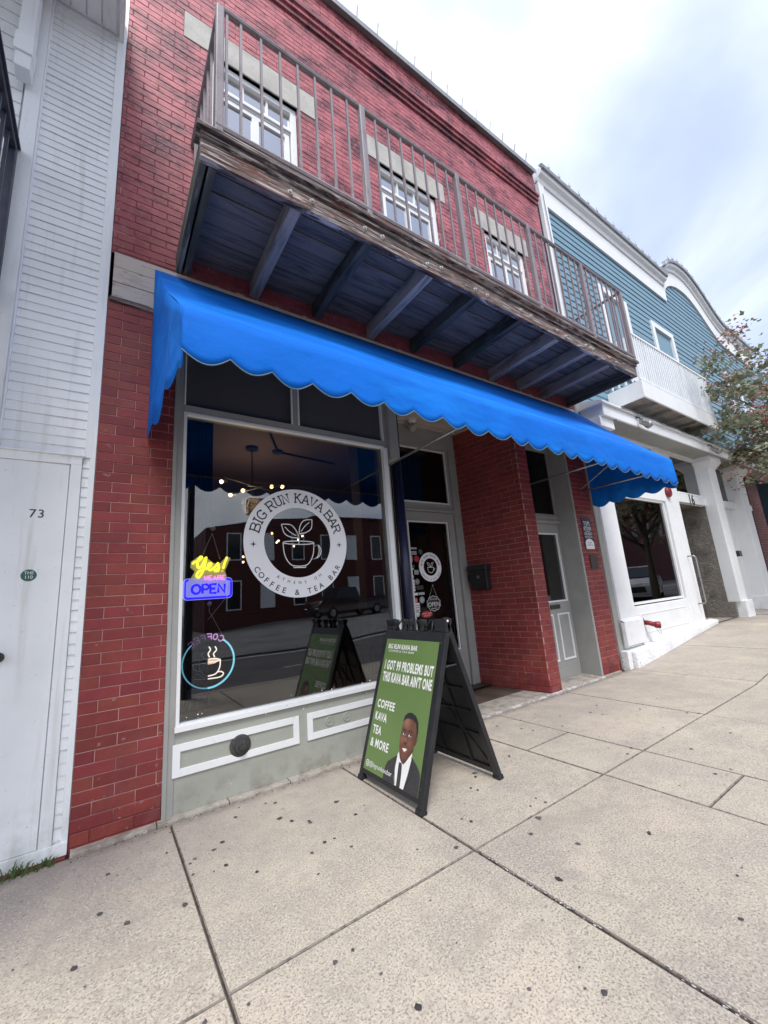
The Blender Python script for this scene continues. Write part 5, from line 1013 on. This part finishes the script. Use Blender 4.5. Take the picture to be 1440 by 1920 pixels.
# blue building balcony
b2 = thing('balcony', 'small white balcony with grey picket railing on the blue clapboard wall', 'balcony', (8.8, -.3, 4.1))
m = MB(); m.box(7.12, 10.45, -.56, -.53, 4.10, 4.40); ob('fascia_board', m, 'white', b2, bev=.004)
for x in (7.12, 10.42): m = MB(); m.box(x, x+.03, -.53, -.0, 4.10, 4.40); ob('side_board', m, 'white', b2)
for k in range(4):
    m = MB(); m.box(7.15, 10.42, -.53+k*.13+.004, -.53+(k+1)*.13-.004, 4.17, 4.19); ob('deck_plank', m, 'joist', b2)
for x in (7.7, 8.3, 8.9, 9.5, 10.0): m = MB(); m.box(x, x+.05, -.53, .0, 4.11, 4.169); ob('joist', m, 'joist', b2)
m = MB(); m.box(7.12, 10.45, -.56, -.51, 5.25, 5.29); ob('top_rail', m, 'white', b2); m = MB(); m.box(7.12, 10.45, -.55, -.52, 4.42, 4.46); ob('bottom_rail', m, 'white', b2)
for k in range(37): x = 7.15+k*.0908; ob('picket', MB().box(x-.014, x+.014, -.55, -.525, 4.46, 5.25), 'siding', b2)
for k in range(1, 5): ob('picket', MB().box(7.125, 7.15, -.55+k*.11, -.525+k*.11, 4.42, 5.25), 'siding', b2)
# second far balcony, mostly behind the tree
b3 = thing('balcony', 'second balcony further right on the blue wall, mostly hidden by tree branches', 'balcony', (14.6, -.3, 4.1))
m = MB(); m.box(13.2, 16.4, -.56, -.53, 4.10, 4.40); ob('fascia_board', m, 'white', b3); m = MB(); m.box(13.2, 16.4, -.53, 0, 4.15, 4.2); ob('deck', m, 'joist', b3); m = MB(); m.box(13.2, 16.4, -.56, -.51, 5.25, 5.29); ob('top_rail', m, 'white', b3)
for k in range(33): x = 13.23+k*.098; ob('picket', MB().box(x-.014, x+.014, -.55, -.525, 4.42, 5.25), 'siding', b3)

# ------------------------------------------------------------------ A-frame sign
af = thing('sandwich_board', 'black A-frame sidewalk sign with a green poster of a suited man standing before the shop', 'sign', (1.9, -.68, 0))
ex = Vector((1.9-1.545, 0, 1.05)); FL = ex.length; ev = ex.normalized(); en = Vector((-ev.z, 0, ev.x)); B0 = Vector((1.545, 0, 0))
def A(u, v, o=0): q = B0+ev*v+en*o; return (q.x, -u, q.z)          # u runs toward the street, v up the front leaf
exb = Vector((1.905-2.245, 0, 1.05)); evb = exb.normalized(); enb = Vector((evb.z, 0, -evb.x)); B1 = Vector((2.245, 0, 0))
def Bk(u, v, o=0): q = B1+evb*v+enb*o; return (q.x, -u, q.z)
def leaf(P, nm):
    def bx(mb, u0_, u1_, v0, v1, o0, o1): mb.add([P(u, v, o) for o in (o0, o1) for v in (v0, v1) for u in (u0_, u1_)], [(0, 2, 3, 1), (4, 5, 7, 6), (0, 1, 5, 4), (2, 6, 7, 3), (0, 4, 6, 2), (1, 3, 7, 5)])
    m = MB(); U0, U1 = .325, 1.025
    bx(m, U0, U0+.045, .0, 1.02, -.036, 0); bx(m, U1-.05, U1, .0, 1.02, -.036, 0); bx(m, U0+.045, U1-.05, .045, .085, -.036, 0); bx(m, U0+.045, U1-.05, .945, 1.02, -.036, 0)
    bx(m, U0+.045, U1-.05, .085, .945, -.024, -.016)
    fr = ob(nm, m, 'black', af, bev=.006)
    m = MB()
    for a in (.30, .46, .62, .78): bx(m, U0+.05, U1-.05, a, a+.012, -.036, -.0245)
    for u in (.53, .80): bx(m, u, u+.012, .09, .94, -.0355, -.0245)
    for k in range(2):
        p = (U0+.06, .12) if k == 0 else (U1-.06, .12); q = (U1-.06, .92) if k == 0 else (U0+.06, .92); d = Vector((q[0]-p[0], q[1]-p[1])).normalized(); w_ = Vector((-d.y, d.x))*.006
        m.add([P(p[0]+w_.x, p[1]+w_.y, -.034+.002*k), P(q[0]+w_.x, q[1]+w_.y, -.034+.002*k), P(q[0]-w_.x, q[1]-w_.y, -.034+.002*k), P(p[0]-w_.x, p[1]-w_.y, -.034+.002*k), P(p[0]+w_.x, p[1]+w_.y, -.0245), P(q[0]+w_.x, q[1]+w_.y, -.0245), P(q[0]-w_.x, q[1]-w_.y, -.0245), P(p[0]-w_.x, p[1]-w_.y, -.0245)], [(0, 1, 2, 3), (0, 4, 5, 1), (2, 6, 7, 3)])
    ob('rib', m, 'black', fr)
    for a, b in ((.325, .445), (.545, .570), (.615, .640), (.735, .775), (.895, .985)):
        m = MB(); bx(m, a, b, 1.0205, 1.108, -.034, -.004); ob('hinge_block', m, 'black', fr, bev=.008)
    m = MB(); bx(m, .986, 1.025, 1.0205, 1.118, -.036, 0); ob('hinge_block', m, 'black', fr, bev=.006)
    for a, b in ((U0-.004, U0+.05), (U1-.055, U1+.004)): m = MB(); bx(m, a, b, -.0, .03, -.042, .006); ob('foot', m, 'black', fr, bev=.006)
    for u, v in ((.35, .96), (.99, .95), (.99, .12), (.35, .12)):
        c = Vector(P(u, v, .0)); o_ = Vector(P(u, v, .004))-c; m = MB(); m.lathe(c, o_, [(0, 0), (.007, 0), (.006, .003), (0, .004)], 8); ob('screw', m, 'iron', fr)
    return fr, bx
f1, bx1 = leaf(A, 'front_leaf'); f2, bx2 = leaf(Bk, 'rear_leaf')
m = MB(); bx1(m, .37, .975, .075, .955, .0, .003); ps = ob('poster', m, 'poster', f1)
m = MB(); bx1(m, .36, .985, .067, .963, -.002, .0008); ob('poster_frame', m, 'black', f1)
for u in (.40, .62, 1.0):
    m = MB(); pts = [(u_, v_) for u_, v_ in ((u, 1.03), (u, 1.11))]; m.tube([A(u, 1.02, -.004), A(u, 1.10, -.014), Bk(u, 1.10, -.014), Bk(u, 1.02, -.004)], .007, 6); ob('hinge_loop', m, 'black', f1, smooth=True)
for u, dz in ((.495, 0), (.655, 0), (.835, 0)):
    m = MB(); m.tube([A(u-.045, 1.02, .0), A(u-.012, 1.105, -.02), A(u+.012, 1.105, -.02), A(u+.045, 1.02, .0)], .0055, 6); ob('handle_loop', m, 'black', f1, smooth=True)
m = MB(); m.sphere(A(1.018, 1.095, .0), .011, 10, 6); ob('pivot_rivet', m, 'vinyl', f1, smooth=True)
m = MB(); m.tube([A(.99, .80, -.03), Bk(.99, .80, -.03)], .006, 6); ob('stay_bar', m, 'iron', f1)
P0 = lambda o: (lambda u, v: A(u, v, o))
# print on the poster
F = P0(.0042)
def line(*a, **k): m = MB(); put_text(m, *a, **k); ob('lettering', m, 'print_white', ps)
line('BIG RUN KAVA BAR', F, .048, .408, .885, .022, width=.352, sp=1.0); line('COFFEE & TEA BAR', F, .020, .420, .862, .0, width=.31)
line('I GOT 99 PROBLEMS BUT', F, .088, .405, .738, .040, width=.555, sp=1.15); line("THIS KAVA BAR AIN'T ONE", F, .088, .405, .655, .040, width=.558, sp=1.1)
for s_, v, w_ in (('COFFEE', .475, .212), ('KAVA', .392, .145), ('TEA', .306, .105), ('& MORE', .225, .218)): line(s_, F, .073, .402, v, .03, width=w_, sp=1.1)
line('@bigrunkavabar', P0(.0062), .040, .440, .108, .002, width=.262)
m = MB(); ribbon(m, [(a, b) for a, b in rrect(.396, .430, .100, .134, .009, 3)], .0045, F, True); ring(m, .413, .117, .010, .006, F, 16); disc(m, .423, .127, .002, .002, F, 8)
ob('camera_logo', m, 'print_white', ps)
def poly(mb, pts, o): mb.add([A(u, v, o) for u, v in pts], [tuple(range(len(pts)))])
def C2(pts, n=5): c = curve(pts+[pts[0]], n); return [tuple(p) for p in c[:-1]]
pt_ = lambda u, v, r, c, a=1, i0=0: dict(pt=A(u, v, .005), lo=i0, hi=r, c=c, a=a)
V['skin'] = M('portrait_skin', (.15, .062, .038), .5, layers=[pt_(.775, .44, .060, (.34, .17, .11), .85), pt_(.752, .335, .038, (.30, .13, .08), .8), pt_(.828, .325, .034, (.25, .11, .07), .8), pt_(.785, .34, .016, (.38, .19, .13), .8),
    pt_(.895, .36, .050, (.055, .022, .016), .85), pt_(.86, .26, .045, (.05, .02, .015), .8), pt_(.767, .372, .017, (.09, .035, .024), .8), pt_(.828, .373, .019, (.085, .033, .022), .8), pt_(.79, .312, .012, (.08, .03, .02), .8), pt_(.79, .25, .016, (.24, .11, .07), .6), dict(s=260, lo=.4, hi=.7, c=(.11, .045, .03), a=.3)])
m = MB(); poly(m, [(.612, .0765), (.620, .15), (.636, .180), (.69, .215), (.728, .238), (.76, .16), (.84, .165), (.868, .262), (.925, .232), (.965, .20), (.974, .17), (.974, .0765)], .0044); ob('suit_print', m, 'suit', ps)
m = MB(); poly(m, [(.728, .238), (.738, .262), (.760, .225), (.80, .20), (.838, .245), (.866, .292), (.876, .262), (.855, .15), (.835, .0765), (.742, .0765), (.728, .12), (.722, .2)], .0048); ob('shirt_print', m, 'print_white', ps)
m = MB(); poly(m, [(.758, .206), (.785, .206), (.792, .188), (.798, .13), (.800, .0765), (.762, .0765), (.760, .13), (.756, .188)], .0052); ob('tie_print', m, 'suit', ps)
m = MB(); poly(m, C2([(.748, .32), (.742, .27), (.76, .225), (.80, .205), (.84, .245), (.875, .31)]), .0050); ob('neck_print', m, 'skin3', ps)
m = MB(); poly(m, C2([(.733, .40), (.728, .34), (.738, .28), (.765, .238), (.800, .228), (.838, .25), (.868, .30), (.886, .37), (.890, .43), (.86, .475), (.80, .488), (.752, .465)]), .0056); ob('face_print', m, 'skin', ps)
m = MB(); poly(m, C2([(.879, .385), (.894, .39), (.896, .35), (.884, .325), (.872, .33)], 4), .0054); ob('ear_print', m, 'skin3', ps)
m = MB(); poly(m, [(.735, .43), (.742, .468), (.770, .492), (.81, .500), (.855, .488), (.888, .455), (.899, .40), (.892, .375), (.882, .41), (.868, .445), (.83, .462), (.785, .462), (.755, .452)], .0060); ob('hair_print', m, 'print_black', ps)
m = MB(); ribbon(m, curve([(.747, .386), (.762, .394), (.780, .386)]), .006, P0(.0062)); ribbon(m, curve([(.803, .387), (.825, .396), (.850, .386)]), .006, P0(.0062)); ribbon(m, curve([(.775, .322), (.789, .314), (.805, .322)]), .005, P0(.0062))
disc(m, .767, .367, .0072, .0072, P0(.0066), 10); disc(m, .829, .368, .0075, .0075, P0(.0066), 10); ribbon(m, curve([(.754, .371), (.765, .376), (.777, .370)]), .003, P0(.0066)); ribbon(m, curve([(.811, .371), (.826, .377), (.841, .370)]), .003, P0(.0066)); ob('features_print', m, 'print_black', ps)
m = MB(); disc(m, .765, .367, .013, .0075, P0(.0063), 12); disc(m, .826, .368, .015, .008, P0(.0063), 12); poly(m, C2([(.768, .286), (.79, .290), (.815, .289), (.793, .272)], 4), .0066); ob('eye_and_teeth_print', m, 'print_white', ps)
m = MB(); poly(m, C2([(.758, .287), (.775, .297), (.79, .294), (.808, .299), (.827, .289), (.808, .266), (.785, .262), (.768, .272)], 4), .0062); ob('lips_print', m, 'lips', ps)
# jacket lapel lines
m = MB(); ribbon(m, [(.728, .236), (.722, .16), (.745, .08)], .004, P0(.0054)); ribbon(m, [(.870, .262), (.895, .18), (.845, .08)], .004, P0(.0054)); ob('lapel_print', m, 'print_black', ps)

# ------------------------------------------------------------------ trees
def tree(x, y, h, crown, label, n=5200, seedv=1, redf=.5, size=(.05, .085)):
    rnd = random.Random(seedv); zb = gz(x)-.05
    t = thing('street_tree', label, 'tree', (x, y, zb), 'street trees along the kerb')
    m = MB(); m.tube([(x, y, zb), (x+.03, y+.02, zb+h*.25), (x+.0, y+.05, zb+h*.5)], .1, 10, rr=[.13, .10, .075]); 
    cx, cy, cz, rx, ry, rz_ = crown; tips = []
    for k in range(16):
        a = rnd.uniform(0, 6.28); e = rnd.uniform(-.5, .9); L_ = rnd.uniform(.55, .95)
        tip = Vector((cx+rx*L_*math.cos(a)*math.cos(e), cy+ry*L_*math.sin(a)*math.cos(e), cz+rz_*L_*math.sin(e))); s0 = Vector((x, y+.03, zb+h*rnd.uniform(.3, .5)))
        mid = (s0+tip)/2+Vector((rnd.uniform(-.15, .15), rnd.uniform(-.15, .15), rnd.uniform(.0, .35))); m.tube([s0, mid, tip], .03, 5, rr=[.045, .026, .007]); tips.append((s0, mid, tip))
        for q in range(3):
            b0 = mid.lerp(tip, rnd.uniform(.1, .8)); b1 = b0+Vector((rnd.uniform(-1, 1), rnd.uniform(-1, 1), rnd.uniform(-.4, .7)))*.55; m.tube([b0, b1], .01, 4, rr=[.012, .004]); tips.append((b0, (b0+b1)/2, b1))
    ob('trunk', m, 'bark', t, smooth=True)
    cl = []
    for k in range(int(n/38)):
        if rnd.random() < .65:
            s0, mid, tp = rnd.choice(tips); c = mid.lerp(tp, rnd.uniform(.2, 1.1))+Vector((rnd.gauss(0, .16), rnd.gauss(0, .16), rnd.gauss(0, .14)))
        else:
            a = rnd.uniform(0, 6.28); e = math.asin(rnd.uniform(-.8, 1)); L_ = rnd.random()**.4; c = Vector((cx+rx*L_*math.cos(a)*math.cos(e), cy+ry*L_*math.sin(a)*math.cos(e), cz+rz_*L_*math.sin(e)))
        cl.append((c, rnd.uniform(.12, .28), rnd.random() < redf))
    cl = [q for q in cl if q[0].y < -.25]
    mg, mr_ = MB(), MB()
    for c, r_, red in cl:
        for k in range(38):
            p = c+Vector((rnd.gauss(0, 1), rnd.gauss(0, 1), rnd.gauss(0, .55)))*r_*.7; mb = mr_ if (red and rnd.random() < .65) else mg; s_ = rnd.uniform(*size)*(.62 if mb is mr_ else 1)
            d = Vector((rnd.gauss(0, 1), rnd.gauss(0, 1), rnd.gauss(-.2, .6))).normalized(); n_ = Vector((rnd.gauss(0, .6), rnd.gauss(0, .6), 1)).normalized(); w_ = d.cross(n_).normalized()
            up_ = w_.cross(d)*s_*.12
            mb.add([p, p+d*s_*.35+w_*s_*.42+up_, p+d*s_*.55+w_*s_*.18, p+d*s_, p+d*s_*.55-w_*s_*.18, p+d*s_*.35-w_*s_*.42+up_], [(0, 1, 2), (0, 2, 3), (0, 3, 4), (0, 4, 5)])
    ob('crown', mg, 'leaf', t, kind='stuff'); ob('seed_clusters', mr_, 'leaf_red', t, kind='stuff')
    return t
tree(12.0, -2.9, 6.6, (11.4, -1.2, 4.15, 2.5, 1.35, 2.15), 'street tree with reddish green leaves reaching in from the right edge', n=10000, seedv=4, size=(.085, .135))
tree(15.4, -3.3, 5.4, (16.6, -3.6, 4.3, 3.6, 2.6, 2.5), 'street tree behind the first one, seen mainly reflected in shop glass', n=11000, seedv=9, size=(.16, .26))
# ------------------------------------------------------------------ opposite side of the street (seen in the glass)
ob_ = thing('opposite_building', 'long two-storey red brick building across the car park, reflected in the shop window', 'building', (14, -26, 0))
m = MB(); m.box(5.2, 24, -31, -24.0, -.2, 6.3); m.add([(5.2, -24, 6.3), (12.5, -24, 6.3), (12.5, -24, 7.3), (9, -24, 7.0), (5.2, -31, 6.3), (12.5, -31, 6.3), (12.5, -31, 7.3), (9, -31, 7.0)], [(0, 1, 2, 3), (0, 3, 7, 4), (3, 2, 6, 7)]); m.box(12.5, 24, -31, -24, 6.3, 7.3); ob('wall', m, 'brick_far', ob_); m = MB(); m.box(12.4, 24.2, -31.2, -23.85, 7.3, 7.45); ob('cornice', m, 'brick_far', ob_)
m = MB(); m.box(8.5, 9.6, -27, -26, 7.9, 9.1); ob('chimney', m, 'brick_far', ob_)
for k in range(8):
    for z0 in (1.1, 4.2):
        x = 6.4+k*2.2; w_ = ob('window', frame(MB(), x, x+.95, z0, z0+1.8, .08, -24.04, -23.95), 'white', ob_); ob('pane', MB().box(x+.08, x+.87, -24.0, -23.98, z0+.08, z0+1.72), 'pane_backing' if k % 3 == 1 else 'carglass', w_)
o2 = thing('opposite_house', 'pale gabled house left of the red brick building across the street', 'house', (0, -34, 0))
m = MB(); m.box(-4, 3.6, -40, -33, -.2, 5.6); ob('wall', m, 'siding', o2); m = MB(); m.prism([(-4.3, -32.7, 5.6), (3.9, -32.7, 5.6), (-.2, -32.7, 8.0)], (0, -7.6, 0)); ob('roof', m, 'panel', o2)
for x in (-2.6, -.4, 1.8):
    ob('window', MB().box(x, x+.9, -32.99, -32.95, 2.0, 3.5), 'carglass', o2)
o3 = thing('opposite_block', 'dark brick block further up the street on the opposite side', 'building', (36, -22, 0))
m = MB(); m.box(27, 60, -30, -16, 0, 8.5); ob('wall', m, 'brick_far', o3)
for k in range(8): ob('window', MB().box(28+k*3, 29.2+k*3, -16.0, -15.96, 5.2, 7.0), 'carglass', o3)
def car(x, y, heading, body, label, name='parked_car', pickup=False, z=0):
    t = thing(name, label, 'car' if not pickup else 'pickup truck', (x, y, z)); h = math.radians(heading); c_, s_ = math.cos(h), math.sin(h)
    T = lambda p: (x+p[0]*c_-p[1]*s_, y+p[0]*s_+p[1]*c_, z+p[2])
    low = [(-2.25, .42), (-2.28, .75), (-2.1, .92), (-1.2, .98), (1.0, .95), (1.9, .84), (2.22, .70), (2.28, .45), (2.2, .25), (-2.2, .25)] if not pickup else [(-2.6, .45), (-2.62, 1.05), (-.4, 1.08), (1.2, 1.08), (2.3, 1.02), (2.5, .8), (2.5, .4), (-2.5, .4)]
    top = [(-1.75, .97), (-1.15, 1.38), (-.1, 1.44), (.55, 1.38), (1.25, .96)] if not pickup else [(-.45, 1.08), (-.35, 1.68), (.75, 1.70), (1.35, 1.08)]
    m = MB(); n = len(low); sec = [(.78, .0), (.88, .04), (.90, 0), (.88, -.0)]
    ring_ = []
    for yy, ins in ((-.90, .06), (-.86, 0), (.86, 0), (.90, .06)):
        ring_.append([T((a*(1-ins*.12), yy, b-(ins*.5 if b > .6 else -ins*.5))) for a, b in low])
    b = len(m.v)
    for r_ in ring_: m.v += r_
    for j in range(3):
        for i in range(n): m.f.append((b+j*n+i, b+j*n+(i+1) % n, b+(j+1)*n+(i+1) % n, b+(j+1)*n+i))
    m.f.append(tuple(b+i for i in range(n))); m.f.append(tuple(b+3*n+i for i in reversed(range(n)))); ob('body', m, body, t, bev=.03, smooth=True)
    m = MB(); n = len(top); L_ = [T((a, -.84+.16*(bz-.95)/.45, bz)) for a, bz in top]; R_ = [T((a, .84-.16*(bz-.95)/.45, bz)) for a, bz in top]; m.add(L_+R_, [tuple(range(n)), tuple(reversed(range(n, 2*n)))]+[(i, (i+1) % n, n+(i+1) % n, n+i) for i in range(n)]); ob('greenhouse', m, 'carglass', t)
    m = MB(); k0 = 1 if not pickup else 1; P_ = top[1:-1]
    m.add([T((a, sg*(.84-.16*(bz-.95)/.45)+0, bz+.012)) for sg in (-1, 1) for a, bz in P_], [tuple(range(len(P_)))+tuple(reversed(range(len(P_), 2*len(P_))))] if len(P_) == 2 else [(i, i+1, len(P_)+i+1, len(P_)+i) for i in range(len(P_)-1)]); ob('roof', m, body, t)
    for a in ((-1.4, 1.4) if not pickup else (-1.65, 1.6)):
        for yy in (-.80, .80):
            m = MB(); c0 = Vector(T((a, yy-.11, .33))); ax = Vector(T((a, yy+.11, .33)))-c0; m.lathe(c0, ax, [(0, 0), (.30, 0), (.33, .03), (.33, .19), (.30, .22), (0, .22)], 20); w_ = ob('wheel', m, 'tyre', t); m = MB(); m.lathe(c0, ax, [(0, -.005), (.19, -.005), (.19, .225), (0, .225)], 14); ob('rim', m, 'steel', w_)
    for yy in (-.62, .62):
        m = MB(); fx = 2.24 if not pickup else 2.5; m.add([T((fx-.12, yy-.2, .66)), T((fx+.01, yy-.18, .60)), T((fx+.01, yy+.18, .60)), T((fx-.12, yy+.2, .66)), T((fx-.12, yy-.2, .75)), T((fx-.03, yy-.18, .72)), T((fx-.03, yy+.18, .72)), T((fx-.12, yy+.2, .75))], [(0, 1, 2, 3), (4, 5, 6, 7), (1, 2, 6, 5), (0, 1, 5, 4), (2, 3, 7, 6)]); ob('headlight', m, 'vinyl', t)
    fx = 2.27 if not pickup else 2.51; m = MB(); m.add([T((fx+.005, -.55, .36)), T((fx+.005, .55, .36)), T((fx+.01, .5, .58)), T((fx+.01, -.5, .58)), T((fx-.1, -.55, .36)), T((fx-.1, .55, .36)), T((fx-.1, .5, .58)), T((fx-.1, -.5, .58))], [(0, 1, 2, 3), (0, 4, 5, 1), (2, 6, 7, 3)]); ob('grille', m, 'black', t)
    return t
car(19.6, -5.8, 160, 'carwhite', 'white sedan parked up the street facing the camera, reflected in the blue shop window', z=rz(19))
car(12.2, -19.0, 172, 'cardark', 'dark red pickup truck parked by the brick building across the car park', name='parked_pickup', pickup=True, z=rz(12.2)+.05)
car(17.6, -18.6, 170, 'cardark', 'dark sedan parked to the right of the red pickup across the car park', z=rz(17.6)+.05)
car(23.5, -18.2, 172, 'carwhite', 'white sedan parked furthest right across the car park', z=rz(20)+.05)
tree(1.5, -27, 5.5, (1.5, -27, 4.2, 2.4, 2.2, 2.2), 'round green tree across the car park left of the opposite brick building', n=2600, seedv=21, redf=.0, size=(.2, .32))
for k, (x, y) in enumerate(((1.07, -3.66), (20.5, -9.6))):
    t = thing('street_lamp', ('black street lamp at the near kerb, reflected at the left end of the shop window', 'black street lamp across the road further right')[k], 'street lamp', (x, y, rz(x)), 'street lamps')
    m = MB(); m.tube([(x, y, rz(x)), (x, y, 4.6)], .05, 8, rr=[.07, .045]); ob('pole', m, 'black', t); m = MB(); m.lathe((x, y, 4.6), (0, 0, 1), [(.03, 0), (.16, .05), (.18, .35), (.05, .5), (0, .55)], 12); ob('lantern', m, 'vinyl', t)
